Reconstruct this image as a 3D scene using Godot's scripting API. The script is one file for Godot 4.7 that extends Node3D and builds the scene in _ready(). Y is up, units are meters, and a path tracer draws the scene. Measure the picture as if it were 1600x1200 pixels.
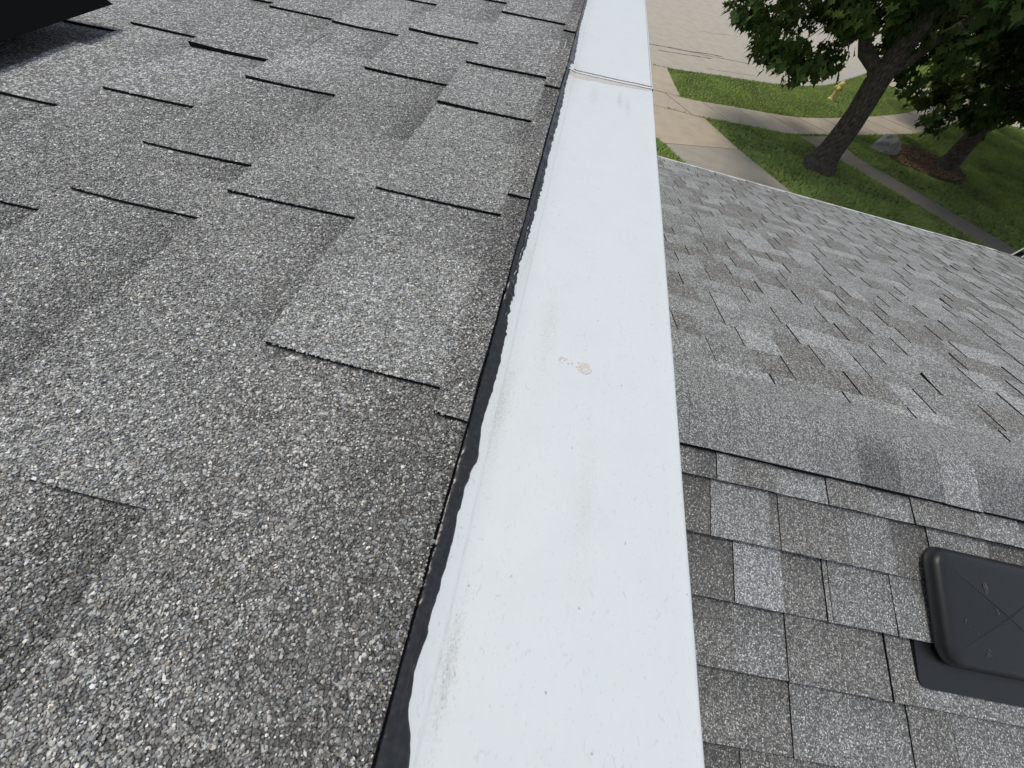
extends Node3D
# A roof seen from just above its edge: shingles on the left, a white metal cap, a lower shingle roof, the street and trees beyond.
# Units are metres, y up, the edge of the upper roof runs along -z.

const GROUND_Y := -4.8
const EXPOSURE_ROW := 0.143
const SUN_ENERGY := 0.66
var M := {}
var rng := RandomNumberGenerator.new()
var used := {}
var wob := FastNoiseLite.new()
var eye := Vector3(-0.0335, 0.2438, 0.0)

# ---------------------------------------------------------------- naming and nodes
func numbered(called: String) -> String:
	var n: int = used.get(called, 0)
	used[called] = n + 1
	return called if n == 0 else "%s_%03d" % [called, n]

func thing(called: String, label: String, category: String, at := Vector3.ZERO, group := "", kind := "") -> Node3D:
	var o := Node3D.new()
	o.name = numbered(called)
	add_child(o)
	o.position = at
	tag(o, label, category, group, kind)
	return o

func tag(o: Node3D, label: String, category: String, group := "", kind := "") -> void:
	o.set_meta("label", label)
	o.set_meta("category", category)
	if group: o.set_meta("group", group)
	if kind: o.set_meta("kind", kind)

func part(called: String, mesh: Mesh, mats: Array, parent: Node3D, where := Transform3D.IDENTITY) -> MeshInstance3D:
	var o := MeshInstance3D.new()
	o.name = called
	o.mesh = mesh
	for k in mats.size():
		if k < mesh.get_surface_count(): o.set_surface_override_material(k, mats[k])
	o.transform = where
	parent.add_child(o, true)
	return o

func structure(called: String, mesh: Mesh, mats: Array, label: String, category: String) -> MeshInstance3D:
	var o := part(numbered(called), mesh, mats, self)
	tag(o, label, category, "", "structure")
	return o

func copies(called: String, mesh: Mesh, m: Material, where: Array, tints: Array, parent: Node3D) -> MultiMeshInstance3D:
	var mm := MultiMesh.new()
	mm.transform_format = MultiMesh.TRANSFORM_3D
	mm.use_colors = true
	mm.mesh = mesh
	mm.instance_count = where.size()
	for k in where.size():
		mm.set_instance_transform(k, where[k])
		mm.set_instance_color(k, tints[k])
	var o := MultiMeshInstance3D.new()
	o.name = called
	o.multimesh = mm
	o.material_override = m
	o.set_meta("kind", "stuff")
	parent.add_child(o, true)
	return o

# ---------------------------------------------------------------- mesh helpers: corners are given counter-clockwise seen from outside
func new_st(smooth := false) -> SurfaceTool:
	var st := SurfaceTool.new()
	st.begin(Mesh.PRIMITIVE_TRIANGLES)
	st.set_smooth_group(1 if smooth else -1)
	return st

func tri(st: SurfaceTool, a: Vector3, b: Vector3, c: Vector3) -> void:
	st.add_vertex(a); st.add_vertex(c); st.add_vertex(b)

func quad(st: SurfaceTool, a: Vector3, b: Vector3, c: Vector3, d: Vector3) -> void:
	tri(st, a, b, c); tri(st, a, c, d)

func tri_uv(st: SurfaceTool, p: Array, uv: Array, col: Array) -> void:
	for k in [0, 2, 1]:
		st.set_uv(uv[k]); st.set_color(col[k]); st.add_vertex(p[k])

func done(st: SurfaceTool, into: ArrayMesh = null) -> ArrayMesh:
	st.generate_normals()
	st.index()
	return st.commit(into) if into else st.commit()

func box(st: SurfaceTool, c: Vector3, s: Vector3, b := Basis.IDENTITY, bevel := 0.0) -> void:
	var h := s * 0.5
	var e := minf(bevel, minf(h.x, minf(h.y, h.z)) * 0.9)
	if e <= 0.0: e = 0.0
	var f := func(x: float, y: float, z: float) -> Vector3: return c + b * Vector3(x, y, z)
	for ax in 3:
		for sg in [-1.0, 1.0]:
			var u := (ax + 1) % 3
			var v := (ax + 2) % 3
			var q := []
			for k in [[-1, -1], [1, -1], [1, 1], [-1, 1]]:
				var p := Vector3.ZERO
				p[ax] = sg * h[ax]
				p[u] = k[0] * (h[u] - e)
				p[v] = k[1] * (h[v] - e)
				q.append(c + b * p)
			if sg > 0: quad(st, q[0], q[1], q[2], q[3])
			else: quad(st, q[3], q[2], q[1], q[0])
	if e > 0.0:
		for ax in 3:      # the bevels along each axis
			var u := (ax + 1) % 3
			var v := (ax + 2) % 3
			for su in [-1.0, 1.0]:
				for sv in [-1.0, 1.0]:
					var q := []
					for k in [[-1, 0], [1, 0], [1, 1], [-1, 1]]:
						var p := Vector3.ZERO
						p[ax] = k[0] * (h[ax] - e)
						p[u] = su * (h[u] if k[1] == 0 else h[u] - e)
						p[v] = sv * (h[v] - e if k[1] == 0 else h[v])
						q.append(c + b * p)
					if su * sv > 0: quad(st, q[3], q[2], q[1], q[0])
					else: quad(st, q[0], q[1], q[2], q[3])
		for sx in [-1.0, 1.0]:
			for sy in [-1.0, 1.0]:
				for sz in [-1.0, 1.0]:
					var p0: Vector3 = f.call(sx * h.x, sy * (h.y - e), sz * (h.z - e))
					var p1: Vector3 = f.call(sx * (h.x - e), sy * h.y, sz * (h.z - e))
					var p2: Vector3 = f.call(sx * (h.x - e), sy * (h.y - e), sz * h.z)
					if sx * sy * sz > 0: tri(st, p0, p1, p2)
					else: tri(st, p2, p1, p0)

func tube(st: SurfaceTool, pts: Array, radii: Array, sides := 8, rough := 0.0, cap := true, flare := []) -> void:
	var rings := []
	var side := Vector3.RIGHT
	for k in pts.size():
		var d: Vector3 = (pts[mini(k + 1, pts.size() - 1)] - pts[maxi(k - 1, 0)]).normalized()
		var x := (side - d * side.dot(d))
		if x.length() < 0.1: x = Vector3.FORWARD - d * Vector3.FORWARD.dot(d)
		x = x.normalized()
		side = x
		var y := d.cross(x)
		var ring := []
		for j in sides:
			var a := TAU * j / sides
			var dir := x * cos(a) + y * sin(a)
			var r: float = radii[k]
			if rough > 0.0:
				r *= 1.0 + rough * wob.get_noise_3d(cos(a) * 60.0, sin(a) * 60.0, k * 6.0) + rough * 0.7 * (1.0 if j % 2 == 0 else -1.0)
			if k < flare.size(): r *= 1.0 + flare[k] * (0.5 * cos(5.0 * a + 0.6) + 0.35 * cos(3.0 * a + 2.0) + 0.15 * cos(8.0 * a))
			ring.append(pts[k] + dir * r)
		rings.append(ring)
	for k in pts.size() - 1:
		for j in sides:
			var n := (j + 1) % sides
			quad(st, rings[k][j], rings[k][n], rings[k + 1][n], rings[k + 1][j])
	if cap:
		for e in [0, pts.size() - 1]:
			for j in sides:
				var n := (j + 1) % sides
				if e == 0: tri(st, pts[e], rings[e][n], rings[e][j])
				else: tri(st, pts[e], rings[e][j], rings[e][n])

func lathe(st: SurfaceTool, at: Vector3, axis: Vector3, prof: Array, sides := 16) -> void:   # prof: Vector2(radius, height)
	var y := axis.normalized()
	var x := (Vector3.RIGHT if absf(y.x) < 0.9 else Vector3.UP).cross(y).normalized()
	var z := x.cross(y)
	for k in prof.size() - 1:
		for j in sides:
			var q := []
			for e in [[k, j], [k, j + 1], [k + 1, j + 1], [k + 1, j]]:
				var a: float = -TAU * e[1] / sides
				var p: Vector2 = prof[e[0]]
				q.append(at + (x * cos(a) + z * sin(a)) * p.x + y * p.y)
			quad(st, q[0], q[1], q[2], q[3])

func prism(st: SurfaceTool, poly: PackedVector2Array, y0: float, y1: float) -> void:   # poly in (x, z)
	var idx := Geometry2D.triangulate_polygon(poly)
	for k in range(0, idx.size(), 3):
		var a := poly[idx[k]]
		var b := poly[idx[k + 1]]
		var c := poly[idx[k + 2]]
		if (b - a).cross(c - a) > 0.0:
			var sw := b
			b = c
			c = sw
		tri(st, Vector3(a.x, y1, a.y), Vector3(b.x, y1, b.y), Vector3(c.x, y1, c.y))
	var area := 0.0
	for k in poly.size(): area += poly[k].cross(poly[(k + 1) % poly.size()])
	if y1 - y0 > 0.001:
		for k in poly.size():
			var a := poly[k]
			var b := poly[(k + 1) % poly.size()]
			if area > 0.0:
				var sw := a
				a = b
				b = sw
			quad(st, Vector3(a.x, y0, a.y), Vector3(b.x, y0, b.y), Vector3(b.x, y1, b.y), Vector3(a.x, y1, a.y))

func lin(r: float, g: float, b: float) -> Color:
	return Color(r, g, b).linear_to_srgb()

func flat_mat(c: Color, rough := 0.8, spec := 0.5) -> StandardMaterial3D:
	var m := StandardMaterial3D.new()
	m.albedo_color = c
	m.roughness = rough
	m.metallic_specular = spec
	return m

func noise_tex(freq: float, oct: int, ramp: Array, seed_ := 1, size := 512, type := FastNoiseLite.TYPE_SIMPLEX_SMOOTH) -> NoiseTexture2D:
	var n := FastNoiseLite.new()
	n.noise_type = type
	n.seed = seed_
	n.frequency = freq
	n.fractal_octaves = oct
	var t := NoiseTexture2D.new()
	t.width = size
	t.height = size
	t.seamless = true
	t.noise = n
	var g := Gradient.new()
	var offs := PackedFloat32Array()
	var cols := PackedColorArray()
	for r in ramp:
		offs.append(r[0]); cols.append(r[1])
	g.offsets = offs
	g.colors = cols
	t.color_ramp = g
	return t

func noise_normal(freq: float, oct: int, strength: float, seed_ := 2, size := 512) -> NoiseTexture2D:
	var n := FastNoiseLite.new()
	n.seed = seed_
	n.frequency = freq
	n.fractal_octaves = oct
	var t := NoiseTexture2D.new()
	t.width = size
	t.height = size
	t.seamless = true
	t.noise = n
	t.as_normal_map = true
	t.bump_strength = strength
	return t

func tri_mat(tex: Texture2D, scale: float, rough := 0.9, nrm: Texture2D = null, nscale := 1.0) -> StandardMaterial3D:
	var m := StandardMaterial3D.new()
	m.albedo_texture = tex
	m.roughness = rough
	m.uv1_triplanar = true
	m.uv1_world_triplanar = true
	m.uv1_scale = Vector3.ONE * scale
	if nrm:
		m.normal_enabled = true
		m.normal_texture = nrm
		m.normal_scale = nscale
	return m

# ---------------------------------------------------------------- granule textures: mineral grains bedded in black asphalt
func granule_textures() -> void:
	var cells := 110
	var px := 6
	var size := cells * px
	var r := RandomNumberGenerator.new()
	r.seed = 77
	var cx := PackedFloat32Array()
	var cy := PackedFloat32Array()
	var val := PackedFloat32Array()
	var hue := PackedFloat32Array()
	var big := PackedFloat32Array()
	for k in cells * cells:
		cx.append(r.randf()); cy.append(r.randf()); val.append(r.randf()); hue.append(r.randf()); big.append(r.randf_range(-0.16, 0.16))
	var bytes := [PackedByteArray(), PackedByteArray(), PackedByteArray()]
	var hb := PackedByteArray()
	for b in bytes: b.resize(size * size * 3)
	hb.resize(size * size)
	# linear value per grain: dark, middle and light blends
	for y in size:
		for x in size:
			var gx := int(x / px)
			var gy := int(y / px)
			var fx := (x + 0.5) / px
			var fy := (y + 0.5) / px
			var d1 := 9.0
			var d2 := 9.0
			var best := 0
			for j in range(-1, 2):
				for i in range(-1, 2):
					var qx := gx + i
					var qy := gy + j
					var id := posmod(qy, cells) * cells + posmod(qx, cells)
					var ex := qx + cx[id] - fx
					var ey := qy + cy[id] - fy
					var d := sqrt(ex * ex + ey * ey) + big[id]
					if d < d1:
						d2 = d1
						d1 = d
						best = id
					elif d < d2:
						d2 = d
			var edge := clampf((d2 - d1) * 5.0, 0.0, 1.0)
			var v := val[best]
			var at := (y * size + x) * 3
			hb[y * size + x] = int(clampf(edge * (0.45 + 0.55 * hue[best]), 0, 1) * 255.0)
			for t in 3:
				var lum := 0.0
				if t == 0: lum = 0.10 + 0.22 * v * v + (0.20 if v > 0.95 else 0.0)
				elif t == 1: lum = 0.135 + 0.38 * v * v + (0.16 if v > 0.93 else 0.0)
				else: lum = 0.18 + 0.50 * v * v + (0.12 if v > 0.90 else 0.0)
				lum = minf(0.92, lum * 1.50 * (0.12 + 0.88 * edge))
				var w := (hue[best] - 0.45) * 0.11
				var c := lin(lum * (1.0 + w), lum, lum * (1.0 - w * 0.9))
				bytes[t][at] = int(c.r * 255.0)
				bytes[t][at + 1] = int(c.g * 255.0)
				bytes[t][at + 2] = int(c.b * 255.0)
	var him := Image.create_from_data(size, size, false, Image.FORMAT_L8, hb)
	him.convert(Image.FORMAT_RGBA8)
	him.bump_map_to_normal_map(3.0)
	var ntex := ImageTexture.create_from_image(him)
	var texs := []
	for t in 3: texs.append(ImageTexture.create_from_image(Image.create_from_data(size, size, false, Image.FORMAT_RGB8, bytes[t])))
	var tints := [[0, 0.92, 0.91, 0.90], [0, 1.0, 0.975, 0.945], [1, 0.82, 0.80, 0.775], [1, 0.96, 0.96, 0.955], [2, 0.84, 0.85, 0.85], [2, 0.98, 0.99, 1.0]]
	M.shingle = []
	for t in tints:
		var m := StandardMaterial3D.new()
		m.albedo_texture = texs[t[0]]
		m.albedo_color = lin(t[1], minf(t[2], 1.0), minf(t[3], 1.0))
		m.vertex_color_use_as_albedo = true
		m.roughness = 0.92
		m.metallic_specular = 0.35
		m.normal_enabled = true
		m.normal_texture = ntex
		m.normal_scale = 1.25
		M.shingle.append(m)

# ---------------------------------------------------------------- shingles
# A shingle covers s0..s1 down the slope and t0..t1 along it; its butt (at s1) is thick, its top end runs under the course above.
func shingle_mesh(s0: float, s1: float, t0: float, t1: float, butt: float, top: float, tile: float, shade_band: float, sgn: float, curl := 0.0, taper := 0.0, under := 0.018, bow := 0.0) -> ArrayMesh:
	var nt := 4
	var ns := 3
	var off := Vector2(rng.randf(), rng.randf())
	var grid := []
	var seed_ := rng.randf() * 900.0
	for i in ns + 1:
		var row := []
		var f := float(i) / ns
		for j in nt + 1:
			var g := float(j) / nt
			var s := lerpf(s0 - under, s1, f)
			var t := lerpf(t0 + taper * f, t1 - taper * f, g)
			if i == ns or (i == 0 and under == 0.0): s += 0.0016 * wob.get_noise_2d(t * 900.0, seed_)
			t += bow * pow(f, 2.2) * (1.0 - g)
			if j == 0 or j == nt: t += 0.0012 * wob.get_noise_2d(s * 900.0, seed_ + 50.0 * j)
			var h := lerpf(top, butt, f) + curl * pow(f, 3.0) + 0.0007 * wob.get_noise_2d(s * 260.0 + seed_, t * 260.0)
			row.append([s, h, t])
		grid.append(row)
	var st := new_st(true)
	var at := func(i: int, j: int, low := false) -> Vector3:
		var q: Array = grid[i][j]
		return Vector3(q[0], -0.004 if low else q[1], sgn * q[2])
	var put := func(p: Array) -> void:
		var pos := []
		var uv := []
		var col := []
		for k in p:
			var q: Array = grid[k[0]][k[1]]
			pos.append(at.call(k[0], k[1]))
			uv.append(Vector2(q[2], q[0]) / tile + off)
			var shade := 1.0 - shade_band * (1.0 - smoothstep(s0, s0 + 0.075, q[0]))  # printed dark band, deepened as painted shade below the course above
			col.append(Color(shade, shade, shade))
		if sgn < 0:
			pos = [pos[0], pos[2], pos[1]]; uv = [uv[0], uv[2], uv[1]]; col = [col[0], col[2], col[1]]
		tri_uv(st, pos, uv, col)
	for i in ns:
		for j in nt:
			put.call([[i, j], [i, j + 1], [i + 1, j + 1]])
			put.call([[i, j], [i + 1, j + 1], [i + 1, j]])
	var mesh := done(st)
	var ed := new_st()
	var side := func(a: Vector3, b: Vector3, c: Vector3, d: Vector3) -> void:
		if sgn > 0: quad(ed, a, b, c, d)
		else: quad(ed, d, c, b, a)
	for j in nt: side.call(at.call(ns, j + 1, true), at.call(ns, j, true), at.call(ns, j), at.call(ns, j + 1))
	if under == 0.0:      # a free upper edge
		for j in nt: side.call(at.call(0, j, true), at.call(0, j + 1, true), at.call(0, j + 1), at.call(0, j))
	for i in ns:
		side.call(at.call(i + 1, 0, true), at.call(i, 0, true), at.call(i, 0), at.call(i + 1, 0))
		side.call(at.call(i, nt, true), at.call(i + 1, nt, true), at.call(i + 1, nt), at.call(i, nt))
	return done(ed, mesh)

func tone_mat(tone: float) -> StandardMaterial3D:
	return M.shingle[clampi(int(tone * 6.0), 0, 5)]

# merges a run of shingles into one mesh (those past the limit of single pieces)
func merge(into: Array, mesh: ArrayMesh, where: Transform3D, slot: int) -> void:
	if into[slot] == null:
		into[slot] = SurfaceTool.new()
		into[slot].begin(Mesh.PRIMITIVE_TRIANGLES)
	into[slot].append_from(mesh, 0, where)
	if into[6] == null:
		into[6] = SurfaceTool.new()
		into[6].begin(Mesh.PRIMITIVE_TRIANGLES)
	into[6].append_from(mesh, 1, where)

func granule_mesh() -> ArrayMesh:
	var st := new_st()
	var r := RandomNumberGenerator.new()
	r.seed = 5
	var top := []
	var mid := []
	for k in 5:
		var a := TAU * k / 5 + r.randf_range(-0.25, 0.25)
		mid.append(Vector3(cos(a), r.randf_range(-0.15, 0.15), sin(a)) * r.randf_range(0.85, 1.15))
		top.append(Vector3(cos(a + 0.3) * 0.55, 0.62 + r.randf_range(-0.2, 0.12), sin(a + 0.3) * 0.55))
	for k in 5:
		var n := (k + 1) % 5
		quad(st, mid[n], mid[k], top[k], top[n])
		tri(st, mid[k], mid[n], Vector3(0, -0.7, 0))
	for k in [1, 2, 3]: tri(st, top[0], top[k + 1] if k < 4 else top[0], top[k])
	return done(st)

func grain_color(tone: float) -> Color:
	var v := rng.randf()
	var l := 0.07 + (0.09 + 0.16 * tone) * rng.randf()
	if v > 0.985 - 0.12 * tone: l = rng.randf_range(0.42, 0.72)
	elif v > 0.74 - 0.46 * tone: l = rng.randf_range(0.20, 0.40)
	var w := rng.randf_range(-0.02, 0.11)
	if v < 0.012: w = 0.30
	l = minf(0.9, l * 1.50)
	return Color(l * (1.0 + w), l * (1.0 + w * 0.35), l * (1.0 - w * 0.7))

# ---------------------------------------------------------------- the script
func _ready() -> void:
	rng.seed = 20240611
	wob.seed = 9
	wob.frequency = 0.05
	# camera
	var cam := Camera3D.new()
	cam.name = "camera"
	cam.transform = Transform3D(Basis(Vector3(0.96847061, 0.17648977, -0.17582957), Vector3(-0.24414112, 0.53185426, -0.81087987), Vector3(-0.0495963, 0.82824055, 0.55817363)).orthonormalized(), eye)
	cam.fov = 90.396
	cam.near = 0.01
	cam.far = 1500.0
	add_child(cam)
	cam.current = true
	# sky
	var sky_mat := ProceduralSkyMaterial.new()
	sky_mat.sky_top_color = Color(0.79, 0.84, 0.90)
	sky_mat.sky_horizon_color = Color(0.84, 0.87, 0.905)
	sky_mat.sky_curve = 0.2
	sky_mat.ground_horizon_color = Color(0.5, 0.52, 0.5)
	sky_mat.ground_bottom_color = Color(0.25, 0.27, 0.24)
	sky_mat.sun_angle_max = 20.0
	var sky := Sky.new()
	sky.sky_material = sky_mat
	var env := Environment.new()
	env.background_mode = Environment.BG_SKY
	env.sky = sky
	env.background_energy_multiplier = 1.0
	env.tonemap_mode = Environment.TONE_MAPPER_LINEAR
	env.tonemap_exposure = 0.82
	env.sdfgi_enabled = true
	env.ssao_enabled = true
	env.ssil_enabled = true
	var we := WorldEnvironment.new()
	we.name = "world_environment"
	we.environment = env
	add_child(we)
	# sun behind thin cloud, from the street side on the left
	var sun := DirectionalLight3D.new()
	sun.name = "sun"
	sun.light_color = Color(1.0, 0.965, 0.91)
	sun.light_energy = SUN_ENERGY
	sun.light_angular_distance = 16.0
	sun.shadow_enabled = true
	add_child(sun)
	sun.look_at_from_position(Vector3.ZERO, Vector3(0.42, -1.0, 0.30))

	make_materials()
	build_ground()
	build_house()
	build_upper_roof()
	build_cap()
	build_lower_roof()
	build_vents()
	build_trees()
	build_small_things()

func make_materials() -> void:
	granule_textures()
	M.asphalt = flat_mat(lin(0.012, 0.012, 0.013), 0.9, 0.25)
	M.grain = flat_mat(Color.WHITE, 0.8, 0.4)
	M.grain.vertex_color_use_as_albedo = true
	M.sealant = tri_mat(noise_tex(0.03, 4, [[0.25, lin(0.012, 0.012, 0.014)], [0.6, lin(0.020, 0.021, 0.025)], [0.85, lin(0.034, 0.034, 0.037)]], 90), 9.0, 0.26, noise_normal(0.02, 3, 3.0, 91), 0.5)
	M.caulk = tri_mat(noise_tex(0.05, 4, [[0.25, lin(0.50, 0.44, 0.405)], [0.5, lin(0.61, 0.555, 0.52)], [0.8, lin(0.70, 0.67, 0.65)]], 95), 12.0, 0.75)
	M.crumb = flat_mat(lin(0.70, 0.66, 0.62), 0.8)
	M.lap_shade = flat_mat(lin(0.22, 0.19, 0.17), 0.9)
	M.white_metal = flat_mat(lin(0.78, 0.79, 0.79), 0.45)
	M.siding = flat_mat(lin(0.55, 0.53, 0.48), 0.6)
	M.plastic = tri_mat(noise_tex(0.05, 3, [[0.3, lin(0.0055, 0.006, 0.0075)], [0.75, lin(0.011, 0.0115, 0.0145)]], 4), 6.0, 0.5, noise_normal(0.3, 2, 2.0, 8), 0.12)
	M.plastic.roughness = 0.42
	M.scuff = flat_mat(lin(0.10, 0.10, 0.105), 0.8)
	M.vent_dark = flat_mat(lin(0.006, 0.006, 0.006), 0.85, 0.2)
	var concrete_n := noise_normal(0.12, 4, 2.5, 12)
	var conc := func(c: Color, sd: int) -> StandardMaterial3D:
		return tri_mat(noise_tex(0.018, 5, [[0.2, (c * 0.965).clamp()], [0.5, c], [0.85, (c * 1.02).clamp()]], sd), 0.16, 0.92, concrete_n, 0.12)
	M.walk = conc.call(lin(0.52, 0.445, 0.355), 21)
	M.walk2 = conc.call(lin(0.47, 0.41, 0.335), 22)
	M.drive = conc.call(lin(0.53, 0.445, 0.345), 23)
	M.drive2 = conc.call(lin(0.41, 0.37, 0.31), 24)
	M.path = conc.call(lin(0.30, 0.265, 0.22), 25)
	M.street = conc.call(lin(0.48, 0.43, 0.36), 26)
	M.kerb = conc.call(lin(0.46, 0.44, 0.40), 27)
	M.tar = flat_mat(lin(0.10, 0.095, 0.09), 0.85)
	M.lawn = tri_mat(noise_tex(0.02, 5, [[0.2, lin(0.05, 0.075, 0.018)], [0.5, lin(0.08, 0.115, 0.028)], [0.8, lin(0.115, 0.145, 0.045)]], 31), 0.45, 1.0)
	M.grass = flat_mat(Color.WHITE, 0.75, 0.3)
	M.grass.vertex_color_use_as_albedo = true
	M.grass.backlight_enabled = true
	M.grass.backlight = Color(0.25, 0.3, 0.1)
	M.leaf = flat_mat(Color.WHITE, 0.6, 0.22)
	M.leaf.vertex_color_use_as_albedo = true
	M.leaf.backlight_enabled = true
	M.leaf.backlight = Color(0.3, 0.34, 0.12)
	M.bark = tri_mat(noise_tex(0.05, 4, [[0.30, lin(0.026, 0.021, 0.017)], [0.5, lin(0.085, 0.070, 0.056)], [0.75, lin(0.19, 0.16, 0.13)]], 41), 1.0, 0.95, noise_normal(0.08, 4, 6.0, 42), 1.0)
	M.bark.uv1_scale = Vector3(1.3, 0.22, 1.3)
	M.stone = tri_mat(noise_tex(0.03, 5, [[0.2, lin(0.20, 0.19, 0.18)], [0.5, lin(0.36, 0.35, 0.33)], [0.8, lin(0.50, 0.49, 0.46)]], 51), 0.9, 0.9, noise_normal(0.06, 5, 5.0, 52), 0.8)
	M.hydrant = tri_mat(noise_tex(0.04, 4, [[0.25, lin(0.70, 0.50, 0.13)], [0.6, lin(0.80, 0.62, 0.22)], [0.85, lin(0.82, 0.70, 0.38)]], 61), 2.0, 0.55)
	M.mulch = tri_mat(noise_tex(0.08, 4, [[0.2, lin(0.05, 0.03, 0.02)], [0.5, lin(0.13, 0.08, 0.05)], [0.85, lin(0.24, 0.15, 0.10)]], 71), 1.0, 1.0)
	M.chip = flat_mat(Color.WHITE, 0.9, 0.2)
	M.chip.vertex_color_use_as_albedo = true

# ---------------------------------------------------------------- ground, street, walks
func spread(pts: Array, f: float) -> Vector2:
	var total := 0.0
	for k in pts.size() - 1: total += (pts[k + 1] - pts[k]).length()
	var want := f * total
	for k in pts.size() - 1:
		var d: float = (pts[k + 1] - pts[k]).length()
		if want <= d or k == pts.size() - 2: return pts[k].lerp(pts[k + 1], want / d)
		want -= d
	return pts[-1]

func smooth_line(pts: Array) -> Array:
	var c := Curve2D.new()
	for k in pts.size():
		var tn: Vector2 = (pts[mini(k + 1, pts.size() - 1)] - pts[maxi(k - 1, 0)]) / 6.0
		c.add_point(pts[k], -tn, tn)
	var out := []
	for p in c.tessellate(4, 3.0): out.append(p)
	return out

# a walk made of cast slabs between two edge lines, cut at the given shares of their length
func slabs(parent: Node3D, called: String, a: Array, b: Array, cuts: Array, y: float, mats: Array) -> void:
	for k in cuts.size() - 1:
		var f0: float = cuts[k] + 0.0006
		var f1: float = cuts[k + 1] - 0.0006
		var poly := PackedVector2Array()
		for j in 5: poly.append(spread(a, lerpf(f0, f1, j / 4.0)))
		for j in 5: poly.append(spread(b, lerpf(f1, f0, j / 4.0)))
		var st := new_st()
		prism(st, poly, y - 0.12, y + rng.randf_range(-0.006, 0.006))
		part(called, done(st), [mats[(k * 7 + k / 2) % mats.size()]], parent)

var kerb_line := []
var walks := []

func build_ground() -> void:
	var y := GROUND_Y
	var st := new_st()
	prism(st, PackedVector2Array([Vector2(-600, -600), Vector2(600, -600), Vector2(600, 300), Vector2(-600, 300)]), y - 0.3, y - 0.3)
	structure("ground", done(st), [M.lawn], "green ground reaching far beyond the street", "ground")
	kerb_line = smooth_line([Vector2(-90, -12), Vector2(-20, -15.6), Vector2(-8, -17.6), Vector2(-1, -19.4), Vector2(3.75, -20.75), Vector2(6.16, -21.76), Vector2(9.47, -23.16), Vector2(12.33, -25.24), Vector2(15.7, -29.31), Vector2(18.01, -32.21), Vector2(24, -39.2), Vector2(32, -48), Vector2(60, -76)])
	# near lawn
	var poly := PackedVector2Array(kerb_line)
	poly.append(Vector2(250, -76)); poly.append(Vector2(250, 120)); poly.append(Vector2(-250, 120)); poly.append(Vector2(-250, -12))
	st = new_st()
	prism(st, poly, y - 0.2, y)
	structure("lawn", done(st), [M.lawn], "mown green lawn round the house up to the kerb", "lawn")
	# street
	poly = PackedVector2Array(kerb_line)
	for p in [Vector2(52, -92), Vector2(24, -66), Vector2(10, -58), Vector2(-10, -54), Vector2(-90, -50)]: poly.append(p)
	st = new_st()
	prism(st, poly, y - 0.13, y - 0.13)
	var street := thing("street", "wide pale concrete street with dark crack lines", "street", Vector3.ZERO, "", "structure")
	part("pavement", done(st), [M.street], street)
	st = new_st()
	for c in [[3.0, -23.9, 4.6, 0.16, 1.0], [3.6, -23.4, 3.2, 0.10, -0.5], [5.2, -24.6, 3.8, 0.07, 0.3], [5.9, -22.9, 3.0, 0.04, 0.1], [10.5, -27.0, 4.0, 0.05, 1.2], [6.2, -29.0, 3.2, 0.035, -0.3]]:
		var p := Vector2(c[0], c[1])
		var ang: float = -0.32
		var last: Array = []
		for k in int(c[2] / 0.16):
			var w: float = c[3] * (0.25 + 0.75 * absf(wob.get_noise_2d(k * 9.0, c[0] * 30.0)) * 2.0)
			ang += 0.25 * wob.get_noise_2d(k * 14.0, c[1] * 40.0)
			ang = lerpf(ang, -0.30, 0.12)
			var nrm := Vector2(-sin(ang), cos(ang)) * w * 0.5
			var now := [Vector3(p.x + nrm.x, y - 0.126, p.y + nrm.y), Vector3(p.x - nrm.x, y - 0.126, p.y - nrm.y)]
			if last.size(): quad(st, last[0], now[0], now[1], last[1])
			last = now
			p += Vector2(cos(ang), sin(ang)) * 0.16
	part("crack_sealer", done(st), [M.tar], street)
	# kerb
	var kerb := thing("kerb", "low pale concrete kerb curving round the grass verge", "kerb", Vector3.ZERO, "", "structure")
	st = new_st()
	for k in kerb_line.size() - 1:
		var a: Vector2 = kerb_line[k]
		var b: Vector2 = kerb_line[k + 1]
		var out := (b - a).normalized().orthogonal()
		if out.y > 0: out = -out
		var pa := Vector3(a.x, 0, a.y)
		var pb := Vector3(b.x, 0, b.y)
		var o3 := Vector3(out.x, 0, out.y) * 0.16
		var up := Vector3(0, y + 0.012, 0)
		var dn := Vector3(0, y - 0.128, 0)
		quad(st, pa + up, pb + up, pb + up + o3, pa + up + o3)
		quad(st, pa + o3 + up, pb + o3 + up, pb + o3 * 1.4 + dn, pa + o3 * 1.4 + dn)
		quad(st, pa + o3 * 1.4 + dn, pb + o3 * 1.4 + dn, pb + o3 * 4.0 + dn, pa + o3 * 4.0 + dn)
	part("kerb_stone", done(st), [M.kerb], kerb)
	# sidewalk
	var near := smooth_line([Vector2(-8, -13.6), Vector2(-2, -15.6), Vector2(3.05, -16.41), Vector2(4.99, -16.60), Vector2(7.06, -17.14), Vector2(8.69, -17.57), Vector2(11.64, -19.29), Vector2(14.36, -21.03), Vector2(16.74, -22.84), Vector2(19.9, -26.0), Vector2(21.2, -28.2)])
	var far := smooth_line([Vector2(-8, -15.2), Vector2(-2, -17.1), Vector2(3.09, -17.81), Vector2(4.71, -17.99), Vector2(6.53, -18.59), Vector2(9.48, -19.59), Vector2(12.82, -21.8), Vector2(14.9, -23.4), Vector2(16.71, -24.98), Vector2(18.4, -26.8), Vector2(19.3, -28.2)])
	var cuts := []
	for k in 22: cuts.append(k / 21.0)
	var sw := thing("sidewalk", "tan concrete sidewalk of slabs curving past the trees", "sidewalk", Vector3.ZERO, "", "structure")
	slabs(sw, "slab", near, far, cuts, y + 0.02, [M.walk, M.walk2, M.drive, M.walk])
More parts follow.
